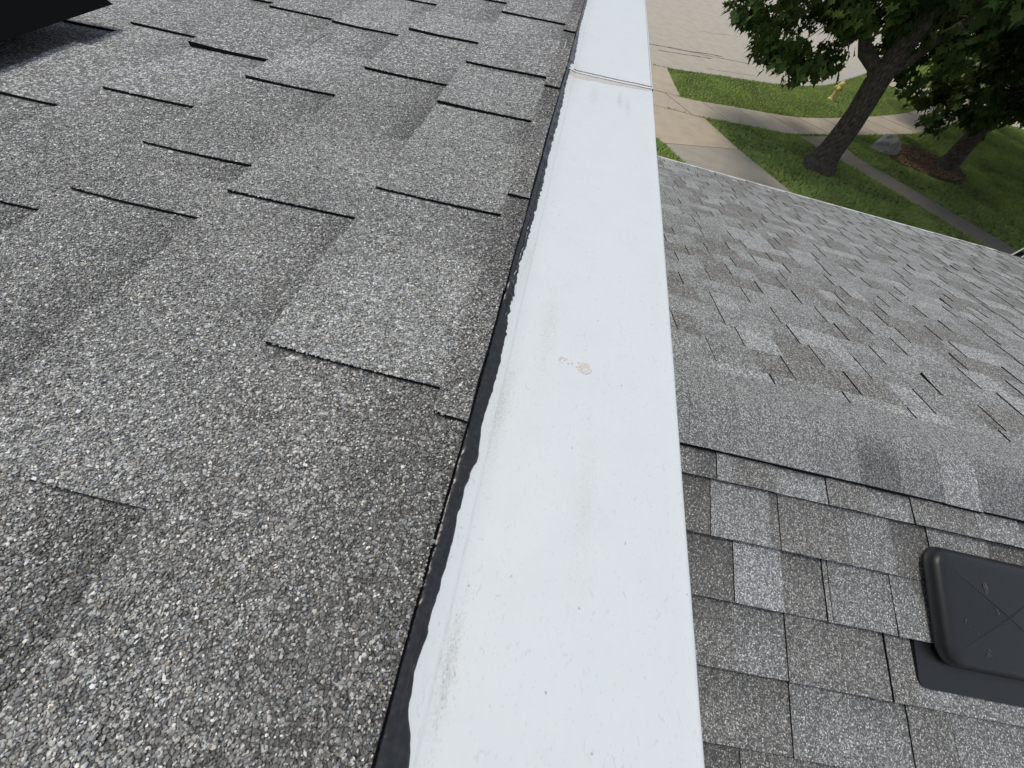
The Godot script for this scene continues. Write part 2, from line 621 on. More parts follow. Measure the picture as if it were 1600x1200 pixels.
	var whole := PackedVector2Array(near)
	far.reverse()
	whole.append_array(PackedVector2Array(far))
	walks.append(whole)
	# driveway
	var dr := thing("driveway", "tan concrete driveway running from the street to the house", "driveway", Vector3.ZERO, "", "structure")
	var dl := [Vector2(0.6, -16.2), Vector2(3.30, -13.60), Vector2(3.79, -12.88), Vector2(4.7, -11.4), Vector2(6.0, -6.0)]
	var dR := [Vector2(4.99, -16.56), Vector2(5.98, -14.75), Vector2(7.32, -12.84), Vector2(8.4, -11.0), Vector2(10.0, -6.0)]
	for k in 4:
		var f := PackedVector2Array([dl[k] + Vector2(0, -0.01), dR[k] + Vector2(0, -0.01), dR[k + 1] + Vector2(0, 0.01), dl[k + 1] + Vector2(0, 0.01)])
		if k == 0: f = PackedVector2Array([dl[0] + Vector2(0, 0.02), Vector2(3.05, -16.39), dR[0] + Vector2(0, 0.02), dR[1], dl[1]])
		if k == 1: f[0] += Vector2(0.02, 0.035); f[1] += Vector2(0.02, 0.035)
		st = new_st()
		prism(st, f, y - 0.1, y + 0.016 + 0.003 * (k % 2))
		part("slab", done(st), [M.drive if k == 0 else M.drive2], dr)
	whole = PackedVector2Array(dl)
	var rev := dR.duplicate()
	rev.reverse()
	whole.append_array(PackedVector2Array(rev))
	walks.append(whole)
	var apron := PackedVector2Array([Vector2(-1.2, -17.3), Vector2(3.06, -17.84), Vector2(4.18, -17.95), Vector2(3.98, -19.3), Vector2(3.80, -20.72), Vector2(-1.0, -19.45)])
	st = new_st()
	prism(st, apron, y - 0.1, y + 0.018)
	part("apron", done(st), [M.drive], dr)
	walks.append(apron)
	# garden path
	var pl := smooth_line([Vector2(8.80, -17.48), Vector2(9.45, -16.98), Vector2(11.37, -15.37), Vector2(14.04, -12.93), Vector2(16.5, -10.6)])
	var pr := smooth_line([Vector2(10.49, -18.5), Vector2(11.24, -17.01), Vector2(12.4, -16.05), Vector2(15.3, -13.33), Vector2(17.6, -11.2)])
	var path := thing("garden_path", "narrow grey concrete path running from the sidewalk behind the tree", "path", Vector3.ZERO, "", "structure")
	slabs(path, "slab", pl, pr, [0.0, 0.20, 0.36, 0.52, 0.68, 0.84, 1.0], y + 0.014, [M.path, M.path, M.walk2])
	whole = PackedVector2Array(pl)
	pr.reverse()
	whole.append_array(PackedVector2Array(pr))
	walks.append(whole)
	# neighbour's driveway and the walk beyond it
	var nd := thing("driveway", "bright concrete driveway between the two tree crowns", "driveway", Vector3.ZERO, "", "structure")
	var na := [Vector2(17.9, -31.9), Vector2(20.5, -31.0), Vector2(25, -31.6), Vector2(34, -31.5)]
	var nb := [Vector2(15.9, -29.3), Vector2(18.9, -28.2), Vector2(25, -28.3), Vector2(34, -27.8)]
	slabs(nd, "slab", na, nb, [0.0, 0.25, 0.5, 0.75, 1.0], y + 0.022, [M.walk, M.drive])
	whole = PackedVector2Array(na)
	nb.reverse()
	whole.append_array(PackedVector2Array(nb))
	walks.append(whole)
	grow_grass()

func on_walk(p: Vector2) -> bool:
	for w in walks:
		if Geometry2D.is_point_in_polygon(p, w): return true
	return false

func grow_grass() -> void:
	var st := new_st()
	var r := RandomNumberGenerator.new()
	r.seed = 31
	for k in 7:
		var a := r.randf() * TAU
		var root := Vector3(cos(a * 3.0), 0, sin(a * 3.0)) * 0.03
		var side := Vector3(-sin(a), 0, cos(a)) * 0.007
		var tip := root + Vector3(cos(a) * r.randf_range(0.02, 0.05), r.randf_range(0.045, 0.085), sin(a) * r.randf_range(0.02, 0.05))
		tri(st, root - side, root + side, tip)
	var blade := done(st)
	var where := []
	var tints := []
	var lawn_edge := PackedVector2Array(kerb_line)
	lawn_edge.append(Vector2(60, 0)); lawn_edge.append(Vector2(-90, 0))
	var patch := FastNoiseLite.new()
	patch.seed = 8
	patch.frequency = 0.5
	var tries := 0
	while where.size() < 125000 and tries < 500000:
		tries += 1
		var p := Vector2(rng.randf_range(1.0, 27.0), rng.randf_range(-42.0, -10.5))
		if p.y > -10.5 - (p.x - 8.0) * 0.05 or p.y < -21 - p.x * 1.0: continue
		if not Geometry2D.is_point_in_polygon(p, lawn_edge) or on_walk(p): continue
		if p.distance_to(Vector2(14.7, -18.7)) < 1.5: continue
		var v := patch.get_noise_2d(p.x, p.y)
		var s := rng.randf_range(0.6, 1.25) * (1.0 + 0.5 * v)
		where.append(Transform3D(Basis(Vector3.UP, rng.randf() * TAU).scaled(Vector3(1.3, s, 1.3)), Vector3(p.x, GROUND_Y - 0.004, p.y)))
		var k := rng.randf()
		var l := 0.75 + 0.5 * rng.randf() + 0.55 * v
		tints.append(Color(0.285 * l + 0.21 * k * k, 0.375 * l + 0.14 * k, 0.115 * l + 0.06 * k))
	var g := copies("grass", blade, M.grass, where, tints, self)
	tag(g, "short green grass of the lawn and the verge", "grass", "", "stuff")
	# small pale leaves blown onto the grass
	st = new_st()
	tri(st, Vector3(-0.05, 0, 0), Vector3(0.0, 0.02, 0.035), Vector3(0.055, 0.01, 0))
	tri(st, Vector3(-0.05, 0, 0), Vector3(0.055, 0.01, 0), Vector3(0.0, 0.015, -0.035))
	where = []
	tints = []
	for k in 420:
		var p := Vector2(rng.randf_range(4.0, 16.0), rng.randf_range(-22.0, -11.5))
		if not Geometry2D.is_point_in_polygon(p, lawn_edge) or on_walk(p): continue
		var s := rng.randf_range(0.4, 1.3)
		where.append(Transform3D(Basis(Vector3.UP, rng.randf() * TAU).rotated(Vector3.RIGHT, rng.randf_range(-0.4, 0.4)).scaled(Vector3.ONE * s), Vector3(p.x, GROUND_Y + 0.075, p.y)))
		var l := rng.randf_range(0.14, 0.42)
		tints.append(Color(l, l * 0.95, l * 0.62))
	var f := copies("fallen_leaves", done(st), M.chip, where, tints, self)
	tag(f, "small pale dry leaves scattered over the grass", "leaves", "", "stuff")

# ---------------------------------------------------------------- house walls under the roofs
func build_house() -> void:
	var h := thing("house", "pale sided walls of the house under the shingle roofs", "house", Vector3(0, GROUND_Y, -1))
	var st := new_st()
	box(st, Vector3(-3.6, 2.15, -0.4), Vector3(7.36, 4.36, 9.0))
	part("wall", done(st), [M.siding], h)
	st = new_st()
	box(st, Vector3(3.5, 1.42, -0.4), Vector3(6.6, 2.85, 6.6))
	part("wall", done(st), [M.siding], h)
	for k in 7:      # lapped boards on the wall that rises between the two roofs
		st = new_st()
		box(st, Vector3(0.090, 4.55 - k * 0.11, -0.4), Vector3(0.012, 0.115, 9.0), Basis(Vector3.BACK, -0.06), 0.002)
		part("siding_board", done(st), [M.siding], h)

# ---------------------------------------------------------------- upper roof (left)
func build_upper_roof() -> void:
	var a := -0.11361965
	var S := Vector3(-cos(a), sin(a), 0)
	var N := Vector3(sin(a), cos(a), 0)
	var slope := Transform3D(Basis(S, N, Vector3(0, 0, -1)), Vector3.ZERO)
	var base := Vector3(0, -0.06, 0)
	var roof := thing("upper_roof", "upper grey shingle roof left of the white metal cap", "roof", base)
	var at := Transform3D(slope.basis, -base)
	var st := new_st()
	box(st, Vector3(1.9, -0.032, 1.2), Vector3(3.7, 0.05, 4.6))
	part("roof_deck", done(st), [M.asphalt], roof, at)
	var off := 0.0694
	# where the visible cuts lie along the roof edge, course by course from the edge
	var cuts := [[0.123, 0.413, 0.743, 1.047], [0.148, 0.378, 0.617, 0.79, 1.108], [0.028, 0.331, 0.697, 0.910, 1.205], [0.290, 0.393, 0.603, 0.890], [0.262, 0.505, 0.687, 0.925],
		[0.455, 0.738], [0.512, 0.715], [0.40, 0.66, 0.9]]
	var tones := [[0.53, 0.55], [0.56, 0.60], [0.60, 0.68], [0.56, 0.70], [0.62, 0.57], [0.57, 0.64]]
	var gm := granule_mesh()
	for row in 17:
		var s0 := off + (row - 1) * EXPOSURE_ROW
		var s1 := s0 + EXPOSURE_ROW
		if row == 0: s0 = 0.0440
		var marks: Array = cuts[row].duplicate() if row < cuts.size() else []
		var t := -0.62
		var list := []
		var first: float = marks[0] if marks.size() else 9.0
		while t < first - 0.30:
			t += rng.randf_range(0.22, 0.36)
			if t < (-0.16 if row > 3 else -0.34): list.append(t)
		list.append_array(marks)
		t = list[-1] if list.size() else -0.6
		while t < 2.9:
			t += rng.randf_range(0.19, 0.38)
			list.append(t)
		t = -0.75
		var segs := []      # [t0, t1, raised]
		for k in list.size():
			var c: float = list[k]
			if c - t > 0.012: segs.append([t, c, false])
			var nxt: float = list[k + 1] if k + 1 < list.size() else c + 0.3
			var gap := nxt - c
			var ln := minf(gap - 0.02, rng.randf_range(0.12, 0.21))
			if gap < 0.13: ln = gap * 0.6
			segs.append([c, c + ln, true])
			t = c + ln
		for g in segs:
			var pair: Array = tones[(row + int(absf(g[0]) * 7.0)) % tones.size()]
			var tone: float = pair[1 if g[2] else 0] + rng.randf_range(-0.12, 0.11)
			tone += 0.04
			if row == 0: tone = 0.42
			if g[0] < 0.02 and row < 3: tone = 0.36 + 0.05 * row
			elif g[0] < 0.02: tone = 0.52
			var curl := 0.0
			if g[2]:
				curl = rng.randf_range(0.0, 0.0015)
				if absf(g[0] - 0.687) < 0.001 and row == 4: curl = 0.003
			var up := 0.0032 if g[2] else 0.0
			var bow := rng.randf_range(0.003, 0.008) if g[2] and row > 0 else 0.0
			if g[2] and row == 4 and absf(g[0] - 0.687) < 0.001: up = 0.0042
			var butt := 0.0055 + up
			var top := (0.001 if row else 0.0045) + up * 1.05
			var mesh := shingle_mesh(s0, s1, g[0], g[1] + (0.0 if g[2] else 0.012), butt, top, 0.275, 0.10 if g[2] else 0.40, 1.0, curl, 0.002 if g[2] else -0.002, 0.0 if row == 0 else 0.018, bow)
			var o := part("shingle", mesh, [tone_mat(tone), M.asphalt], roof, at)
			# loose mineral grains that the eye can pick out close by
			if g[0] > 1.0 or s0 > 0.75: continue
			var where := []
			var tints := []
			var n := int((s1 - s0) * (g[1] - g[0]) * 520000.0)
			for k in n:
				var s := rng.randf_range(s0 + 0.0004, s1 - 0.0003)
				var w := rng.randf_range(g[0] + 0.0006, g[1] - 0.0006)
				var p := Vector3(s, 0, w)
				var d := (slope * p - eye).length()
				if d > rng.randf_range(0.62, 0.86) or slope.basis.z.z * w > 0.16: continue
				var f := (s - s0 + 0.018) / (s1 - s0 + 0.018)
				if w < g[0] + bow * pow(f, 2.2) + 0.0006: continue
				p.y = lerpf(top, butt, f) + curl * pow(f, 3.0) + rng.randf_range(-0.0001, 0.0009)
				var sz := 0.00050 + 0.00048 * rng.randf() * rng.randf() + (0.0006 * rng.randf() if rng.randf() < 0.04 else 0.0)
				var bs := Basis(Vector3.UP, rng.randf() * TAU) * Basis.from_scale(Vector3(sz * rng.randf_range(0.9, 1.6), sz * rng.randf_range(0.65, 1.15), sz * rng.randf_range(0.75, 1.1)))
				bs = Basis(Vector3(rng.randfn(), 0, rng.randfn()).normalized(), rng.randf_range(0.0, 0.8)) * bs
				where.append(Transform3D(bs, p))
				# blends change softly along a shingle
				var m := tone + 0.35 * wob.get_noise_2d(s * 90.0 + row * 7.0, w * 90.0)
				if not g[2]: m -= 0.4 * (1.0 - smoothstep(s0, s0 + 0.07, s))  # the dark band again in the grain colours, standing in for shade
				tints.append(grain_color(clampf(m, 0.0, 1.0)))
			if where.size(): copies("granules", gm, M.grain, where, tints, o)

# ---------------------------------------------------------------- white metal cap on the wall between the roofs
func cap_texture() -> ImageTexture:
	var w := 320
	var h := 2048
	var v := PackedFloat32Array()
	var red := PackedFloat32Array()
	v.resize(w * h)
	red.resize(w * h)
	v.fill(1.0)
	var n := FastNoiseLite.new()
	n.seed = 3
	n.frequency = 0.012
	n.fractal_octaves = 4
	var n2 := FastNoiseLite.new()
	n2.seed = 4
	n2.frequency = 0.10
	n2.fractal_octaves = 3
	for y in h:
		for x in w:
			v[y * w + x] = 1.0 - 0.03 * maxf(0.0, n.get_noise_2d(x * 0.8, y * 1.3) + 0.1) - 0.030 * maxf(0.0, n2.get_noise_2d(x, y) - 0.12)
	var r := RandomNumberGenerator.new()
	r.seed = 12
	# fine hair-like scuffs and dirt specks, thickest along the crease
	for k in 2200:
		var x := r.randf() * w
		var y := r.randf() * h
		var dirty := 1.0
		if r.randf() < 0.22: x = w * (0.10 + 0.08 * absf(r.randfn()))
		if r.randf() < 0.10: y = h * (0.505 + 0.03 * r.randf()); dirty = 1.7
		var ang := r.randf() * TAU
		var ln := int(r.randf_range(1, 8) * (1.0 if r.randf() < 0.85 else 2.0))
		var dk := r.randf_range(0.03, 0.16) * dirty
		if r.randf() < 0.03: dk = 0.5; ln = 2
		var warm := r.randf_range(0.0, 0.04)
		for j in ln:
			ang += r.randf_range(-0.7, 0.7)
			x += cos(ang); y += sin(ang)
			var i := clampi(int(x), 0, w - 1) + clampi(int(y), 0, h - 1) * w
			v[i] = minf(v[i], 1.0 - dk)
			red[i] = warm
	for k in 9000:      # fine dust specks
		var i := r.randi_range(0, w - 2) + r.randi_range(0, h - 2) * w
		v[i] = minf(v[i], 1.0 - r.randf_range(0.04, 0.17))
		if r.randf() < 0.4: v[i + (1 if r.randf() < 0.5 else w)] *= 0.95
	# a thin grey line drawn along the fold
	for y in h:
		var z := 0.10 - 1.9 * y / h
		var at := ((-0.0248 + 0.002 * z) + 0.05) / 0.18 * w
		for d in range(-2, 3):
			var i := y * w + clampi(int(at) + d, 0, w - 1)
			v[i] = minf(v[i], 1.0 - (0.11 + 0.10 * n2.get_noise_2d(y * 0.6, d * 3.0)) * (1.0 - absf(d) / 3.0))
	# smudges: along the crease by the eye, beside the splat of caulk, below the seam
	for s in [[0.17, 0.045, 0.014, 0.13], [0.155, 0.13, 0.02, 0.12], [0.115, 0.225, 0.02, 0.10], [0.30, 0.178, 0.03, 0.08], [0.62, 0.48, 0.02, 0.18], [0.36, 0.475, 0.03, 0.12], [0.70, 0.468, 0.02, 0.14], [0.15, 0.50, 0.05, 0.10], [0.55, 0.10, 0.03, 0.05]]:
		for k in int(2600.0 * s[2] / 0.03):
			var x := int((s[0] + r.randfn() * s[2] * 0.9) * w)
			var y := int((s[1] + r.randfn() * s[2] * 0.6) * h)
			if x < 0 or x >= w or y < 0 or y >= h: continue
			var i := y * w + x
			v[i] = maxf(0.45, v[i] - s[3] * r.randf() * 0.8)
			red[i] = 0.03
	var b := PackedByteArray()
	b.resize(w * h * 3)
	for i in w * h:
		var c := lin(0.74 * v[i] + 0.02 * red[i], 0.765 * v[i] - 0.3 * red[i] * v[i], (0.785 * v[i]) - 0.9 * red[i] * v[i])
		b[i * 3] = int(c.r * 255.0); b[i * 3 + 1] = int(c.g * 255.0); b[i * 3 + 2] = int(c.b * 255.0)
	return ImageTexture.create_from_image(Image.create_from_data(w, h, false, Image.FORMAT_RGB8, b))

func seam_z(x: float) -> float:
	return lerpf(-0.879, -0.912, (x + 0.035) / 0.158)

func cap_y(x: float, z: float) -> float:
	var y := -0.012 + 0.0016 * wob.get_noise_2d(x * 90.0, z * 34.0) + 0.0005 * wob.get_noise_2d(x * 400.0 + 70.0, z * 220.0)
	var crease := -0.0248 - 0.002 * (-z)
	if x < crease: y += (crease - x) * 0.30
	y -= 0.0025 * exp(-pow((x - 0.048) / 0.011, 2.0) - pow((z + 0.062) / 0.010, 2.0))
	return y

func build_cap() -> void:
	var cap := thing("metal_cap", "long white sheet metal cap along the edge of the upper roof", "metal cap", Vector3(0, -0.11, 0))
	var m := StandardMaterial3D.new()
	m.albedo_texture = cap_texture()
	m.roughness = 0.38
	m.metallic_specular = 0.5
	m.normal_enabled = true
	m.normal_texture = noise_normal(0.06, 4, 1.5, 15)
	m.normal_scale = 0.10
	M.cap = m
	var back := Vector3(0, 0.11, 0)
	for sheet in 2:
		var st := new_st(true)
		var xs := []
		for k in 17: xs.append(lerpf(-0.058, 0.1215, k / 16.0))
		var nz := 150 if sheet == 0 else 110
		for k in nz:
			for j in xs.size() - 1:
				var p := []
				var uv := []
				for e in [[k, j], [k + 1, j], [k + 1, j + 1], [k, j + 1]]:
					var x: float = xs[e[1]]
					var f := float(e[0]) / nz
					var z := lerpf(0.62, seam_z(x) + 0.003, f) if sheet == 0 else lerpf(seam_z(x) + 0.012, -3.1, f)
					var lift := 0.0 if sheet == 0 else 0.0016 * (1.0 - smoothstep(0.0, 0.03, f)) + 0.0007
					p.append(Vector3(x, cap_y(x, z) + lift, z) + back)
					uv.append(Vector2((x + 0.05) / 0.18, (0.10 - z) / 1.9))
				var c := [Color.WHITE, Color.WHITE, Color.WHITE]
				# counter-clockwise from above: towards -z runs k, to the right runs j
				tri_uv(st, [p[0], p[2], p[1]], [uv[0], uv[2], uv[1]], c)
				tri_uv(st, [p[0], p[3], p[2]], [uv[0], uv[3], uv[2]], c)
			# rolled right edge, then the face down the wall and its return
			var prof := [Vector2(0.1215, 0), Vector2(0.1233, 0.0003), Vector2(0.1246, -0.0008), Vector2(0.1250, -0.0024), Vector2(0.1248, -0.088), Vector2(0.1285, -0.094)]
			for j in prof.size() - 1:
				var p := []
				var uv := []
				for e in [[k, j], [k + 1, j], [k + 1, j + 1], [k, j + 1]]:
					var q: Vector2 = prof[e[1]]
					var f := float(e[0]) / nz
					var z := lerpf(0.62, seam_z(q.x) + 0.003, f) if sheet == 0 else lerpf(seam_z(q.x) + 0.012, -3.1, f)
					var lift := 0.0 if sheet == 0 else 0.0007 + 0.0016 * (1.0 - smoothstep(0.0, 0.03, f))
					p.append(Vector3(q.x + (0.0007 if sheet == 1 else 0.0), (cap_y(0.1215, z) + lift if j < 4 else -0.012) + q.y, z) + back)
					uv.append(Vector2((q.x + 0.05) / 0.18, (0.10 - z) / 1.9))
				var c := [Color.WHITE, Color.WHITE, Color.WHITE]
				tri_uv(st, [p[0], p[2], p[1]], [uv[0], uv[2], uv[1]], c)
				tri_uv(st, [p[0], p[3], p[2]], [uv[0], uv[3], uv[2]], c)
		var mesh := done(st)
		part("cap_sheet", mesh, [m], cap)
	# the seam: a torn bead of aged caulk and a dark strip painted as the shadow of the lap
	var r := RandomNumberGenerator.new()
	r.seed = 6
	var st := new_st(true)
	var n := 44
	var rows := []
	for k in n + 1:
		var x := lerpf(-0.036, 0.1225, float(k) / n)
		var z := seam_z(x) + 0.0075
		var w := (0.034 + 0.008 * wob.get_noise_1d(k * 27.0) + r.randf_range(-0.002, 0.002)) * lerpf(0.85, 0.36, float(k) / n)
		var y := cap_y(x, z)
		rows.append([Vector3(x, y - 0.0004, z - 0.0062), Vector3(x, y + 0.0021, z - 0.0042), Vector3(x, cap_y(x, z + w * 0.5) + 0.0010 + r.randf_range(0, 0.0004), z + w * 0.5), Vector3(x, cap_y(x, z + w) - 0.0003, z + w)])
	for k in n:
		for j in 3: quad(st, rows[k][j] + back, rows[k][j + 1] + back, rows[k + 1][j + 1] + back, rows[k + 1][j] + back)
	part("caulk_bead", done(st), [M.caulk], cap)
	st = new_st()
	for k in n:
		var x0 := lerpf(-0.030, 0.1228, float(k) / n)
		var x1 := lerpf(-0.030, 0.1228, float(k + 1) / n)
		var th := 0.0011 + 0.0009 * wob.get_noise_1d(k * 23.0)
		box(st, back + Vector3((x0 + x1) * 0.5, cap_y(x0, seam_z(x0)) + 0.0022, seam_z(x0) + 0.0012), Vector3(x1 - x0 + 0.0006, 0.0012, th * 2.0), Basis(Vector3.UP, 0.306))
	part("lap_shadow", done(st), [M.lap_shade], cap)
	# crumbs of caulk where a blob was wiped off
	st = new_st(true)
	for k in 90:
		var a := r.randf() * TAU
		var d := 0.0058 * (0.75 + 0.25 * r.randf() if k < 34 else sqrt(r.randf()))
		var c := Vector3(0.0405 + cos(a) * d, 0, -0.2065 + sin(a) * d)
		if k > 70: c = Vector3(0.0405 - 0.024 * r.randf(), 0, -0.2085 + 0.003 * sin(k * 0.4))
		c.y = cap_y(c.x, c.z)
		var s := r.randf_range(0.0005, 0.0013)
		lathe(st, c + back, Vector3.UP, [Vector2(s * 1.4, -0.0003), Vector2(s * 1.1, 0.0004), Vector2(s * 0.4, 0.0007), Vector2(0.00001, 0.00075)], 6)
	part("caulk_crumbs", done(st), [M.crumb], cap)

	# black sealant squeezed out between shingles and metal
	var seal := thing("sealant_bead", "wavy black sealant strip between left shingles and white metal", "sealant", Vector3(-0.04, -0.012, 0))
	var sb := Vector3(0.04, 0.012, 0)
	var edge := [Vector2(-0.0277, 0.09), Vector2(-0.0277, 0.0537), Vector2(-0.034, 0.0327), Vector2(-0.0362, 0.02), Vector2(-0.0349, 0.0004), Vector2(-0.0348, -0.0168), Vector2(-0.0337, -0.0421), Vector2(-0.0350, -0.0811), Vector2(-0.0334, -0.0888), Vector2(-0.0302, -0.1035), Vector2(-0.0336, -0.1231), Vector2(-0.0326, -0.1479), Vector2(-0.0317, -0.1949), Vector2(-0.0351, -0.2553), Vector2(-0.0350, -0.3211), Vector2(-0.0335, -0.3635), Vector2(-0.0321, -0.4414), Vector2(-0.0331, -0.5238), Vector2(-0.0331, -0.5983), Vector2(-0.0337, -0.7104), Vector2(-0.0360, -0.8314), Vector2(-0.0309, -0.9078), Vector2(-0.0366, -1.1621), Vector2(-0.0355, -1.5), Vector2(-0.036, -3.0)]
	var c := Curve.new()
	st = new_st(true)
	rows = []
	var z := 0.62
	var lumps := [0.083, 0.105, 0.26, 0.262, 0.525, 0.86, 0.905, 1.05]
	while z > -3.0:
		var xe := -0.03
		for k in edge.size() - 1:
			if z <= edge[k].y and z >= edge[k + 1].y:
				var f: float = (edge[k].y - z) / (edge[k].y - edge[k + 1].y)
				xe = lerpf(edge[k].x, edge[k + 1].x, smoothstep(0.0, 1.0, f))
		xe += 0.0014 * wob.get_noise_1d(z * 900.0) + (0.0007 if z > -0.22 else 0.0021) * wob.get_noise_1d(z * 3600.0)
		var bump := 0.0
		for l in lumps: bump += 0.0018 * exp(-pow((z + l) / 0.006, 2.0))
		bump += 0.0055 * exp(-pow((z + 0.275) / 0.007, 2.0))
		var thin := smoothstep(-0.27, -0.30, z)
		xe -= 0.0012 * thin
		var yc := cap_y(xe, z)
		var g := 0.0018 * wob.get_noise_1d(z * 1300.0 + 300.0) + 0.0010 * wob.get_noise_1d(z * 5200.0)
		rows.append([Vector3(-0.056, -0.0085, z), Vector3(-0.0445, -0.0055, z), Vector3(-0.0410 + g, -0.0038 + bump, z), Vector3(lerpf(-0.0405, xe, 0.45) + g, -0.0066 + bump + 0.0006 * wob.get_noise_1d(z * 2500.0), z), Vector3(lerpf(-0.0405, xe, 0.62) + g, -0.0080 + bump * 0.8 + 0.0009 * wob.get_noise_1d(z * 1700.0 + 90.0), z), Vector3(xe - 0.0012, yc + 0.0017 + bump * 0.6, z), Vector3(xe, yc + 0.0004, z), Vector3(xe + 0.0002, yc - 0.001, z)])
		z -= 0.003 if z > -0.5 else 0.006
	for k in rows.size() - 1:
		for j in rows[k].size() - 1: quad(st, rows[k][j] + sb, rows[k][j + 1] + sb, rows[k + 1][j + 1] + sb, rows[k + 1][j] + sb)
	part("bead", done(st), [M.sealant], seal)

# ---------------------------------------------------------------- lower roof (right)
func build_lower_roof() -> void:
	var Xl := Vector3(0.99977578, 0, -0.02117499)
	var Nd := Vector3(0.02043215, -0.26254743, 0.96470274)
	var nn := Vector3(0.00555944, 0.96491909, 0.26248856)
	var Fd := Vector3(-0.02043215, -0.26254743, -0.96470274)
	var nf := Vector3(-0.00555944, 0.96491909, -0.26248856)
	var P0 := Vector3(0, -0.65024184, -0.44782942)
	var PR := P0 - Nd * 0.22
	var base := Vector3(3.5, -1.8, -0.7)
	var roof := thing("lower_roof", "lower grey shingle roof with a ridge, right of the white metal cap", "roof", base)
	var near := Transform3D(Basis(Nd, nn, -Xl), P0 - base)
	var far := Transform3D(Basis(Fd, nf, Xl), PR - base)
	var st := new_st()
	box(st, Vector3(1.5, -0.035, -3.4), Vector3(3.5, 0.05, 6.7))
	part("roof_deck", done(st), [M.asphalt], roof, near)
	st = new_st()
	box(st, Vector3(2.25, -0.035, 3.4), Vector3(4.5, 0.05, 6.7))
	part("roof_deck", done(st), [M.asphalt], roof, far)
	# near slope: [start, end, raised, tone] along the ridge; more are made up past what is listed
	var rows := [
		[[0.08, 0.55, 0, 0.45], [0.55, 0.607, 0, 0.16], [0.607, 0.651, 1, 0.70], [0.651, 0.774, 1, 0.38], [0.774, 0.931, 0, 0.72], [0.931, 1.053, 1, 0.40], [1.053, 1.19, 0, 0.58], [1.19, 1.391, 1, 0.40], [1.391, 1.532, 1, 0.62], [1.532, 1.70, 0, 0.2]],
		[[0.08, 0.35, 0, 0.5], [0.35, 0.594, 0, 0.2], [0.594, 0.759, 1, 0.82], [0.759, 0.787, 0, 0.38], [0.787, 0.984, 1, 0.36], [0.984, 1.116, 1, 0.66], [1.116, 1.231, 0, 0.22], [1.231, 1.42, 1, 0.50], [1.42, 1.62, 0, 0.25]],
		[[0.08, 0.40, 0, 0.6], [0.40, 0.53, 1, 0.55], [0.53, 0.592, 0, 0.22], [0.592, 0.660, 0, 0.22], [0.660, 0.791, 1, 0.84], [0.791, 0.906, 0, 0.36], [0.906, 0.919, 1, 0.60], [0.921, 1.097, 1, 0.52], [1.097, 1.236, 1, 0.60], [1.236, 1.45, 0, 0.5]],
		[[0.08, 0.50, 0, 0.3], [0.50, 0.661, 0, 0.48], [0.661, 0.797, 0, 0.66], [0.797, 1.050, 1, 0.45], [1.052, 1.065, 0, 0.45], [1.067, 1.135, 1, 0.44], [1.135, 1.62, 0, 0.56], [1.62, 1.8, 1, 0.4]],
		[[0.08, 0.45, 0, 0.4], [0.45, 0.803, 0, 0.46], [0.803, 0.98, 1, 0.5], [0.98, 1.106, 0, 0.62], [1.106, 1.223, 1, 0.34], [1.223, 1.45, 1, 0.55], [1.45, 1.7, 0, 0.36]],
		[[0.08, 0.40, 0, 0.4], [0.40, 0.682, 0, 0.30], [0.682, 0.93, 1, 0.40], [0.93, 1.17, 0, 0.3], [1.17, 1.4, 1, 0.5]]]
	var singles := 0
	var merged := [null, null, null, null, null, null, null]
	for k in 19:
		var s1 := k * EXPOSURE_ROW
		var s0 := s1 - EXPOSURE_ROW
		if k == 0: s0 = -0.10
		var list: Array = rows[k] if k < rows.size() else []
		var t: float = list[-1][1] if list.size() else 0.08
		var up_next := false
		while t < 6.6:
			var ln := rng.randf_range(0.10, 0.27)
			list.append([t, t + ln, 1 if up_next else 0, rng.randf_range(0.15, 0.9)])
			up_next = not up_next
			t += ln
		for g in list:
			var up := 0.0034 if g[2] else 0.0
			if k == 2 and g[0] > 1.09 and g[1] < 1.7: up = 0.0055
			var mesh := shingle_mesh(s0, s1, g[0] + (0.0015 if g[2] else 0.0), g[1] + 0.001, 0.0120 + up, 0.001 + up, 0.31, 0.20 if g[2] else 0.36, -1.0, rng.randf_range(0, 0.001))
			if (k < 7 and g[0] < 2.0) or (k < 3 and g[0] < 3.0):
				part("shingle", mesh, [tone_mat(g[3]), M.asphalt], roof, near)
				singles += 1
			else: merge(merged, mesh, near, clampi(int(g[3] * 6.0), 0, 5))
	# far slope: its courses fall away from the eye, so only the sides of the raised tabs show
	for k in range(-1, 31):
		var s0 := 0.219 + (k - 1) * EXPOSURE_ROW
		var s1 := s0 + EXPOSURE_ROW
		if k == -1: continue
		if k == 30: s1 = 4.50
		if s1 - s0 < 0.03: continue
		var t := 0.06 + rng.randf_range(0.0, 0.25)
		var reach := 7.0
		var raised := true
		if t > 0.06: t = 0.06; raised = false
		var last := 0.4
		while t < reach:
			var ln := rng.randf_range(0.10, 0.24) if raised else rng.randf_range(0.06, 0.22)
			var e := minf(t + ln, reach)
			var up := 0.0030 if raised else 0.0
			var tone := rng.randf_range(0.55, 0.93) if rng.randf() < 0.70 else rng.randf_range(0.36, 0.52)
			var curl := rng.randf_range(0.0, 0.0014) if raised else 0.0
			if raised and rng.randf() < 0.03: curl = 0.006
			if raised: t += rng.randf_range(-0.003, 0.003)
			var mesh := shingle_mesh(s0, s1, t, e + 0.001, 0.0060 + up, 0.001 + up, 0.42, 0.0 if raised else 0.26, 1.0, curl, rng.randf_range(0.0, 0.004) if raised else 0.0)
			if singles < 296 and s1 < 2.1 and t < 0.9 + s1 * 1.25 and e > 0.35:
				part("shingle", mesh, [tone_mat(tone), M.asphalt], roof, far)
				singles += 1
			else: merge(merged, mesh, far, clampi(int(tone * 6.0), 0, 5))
			t = e
			raised = not raised
			last = tone
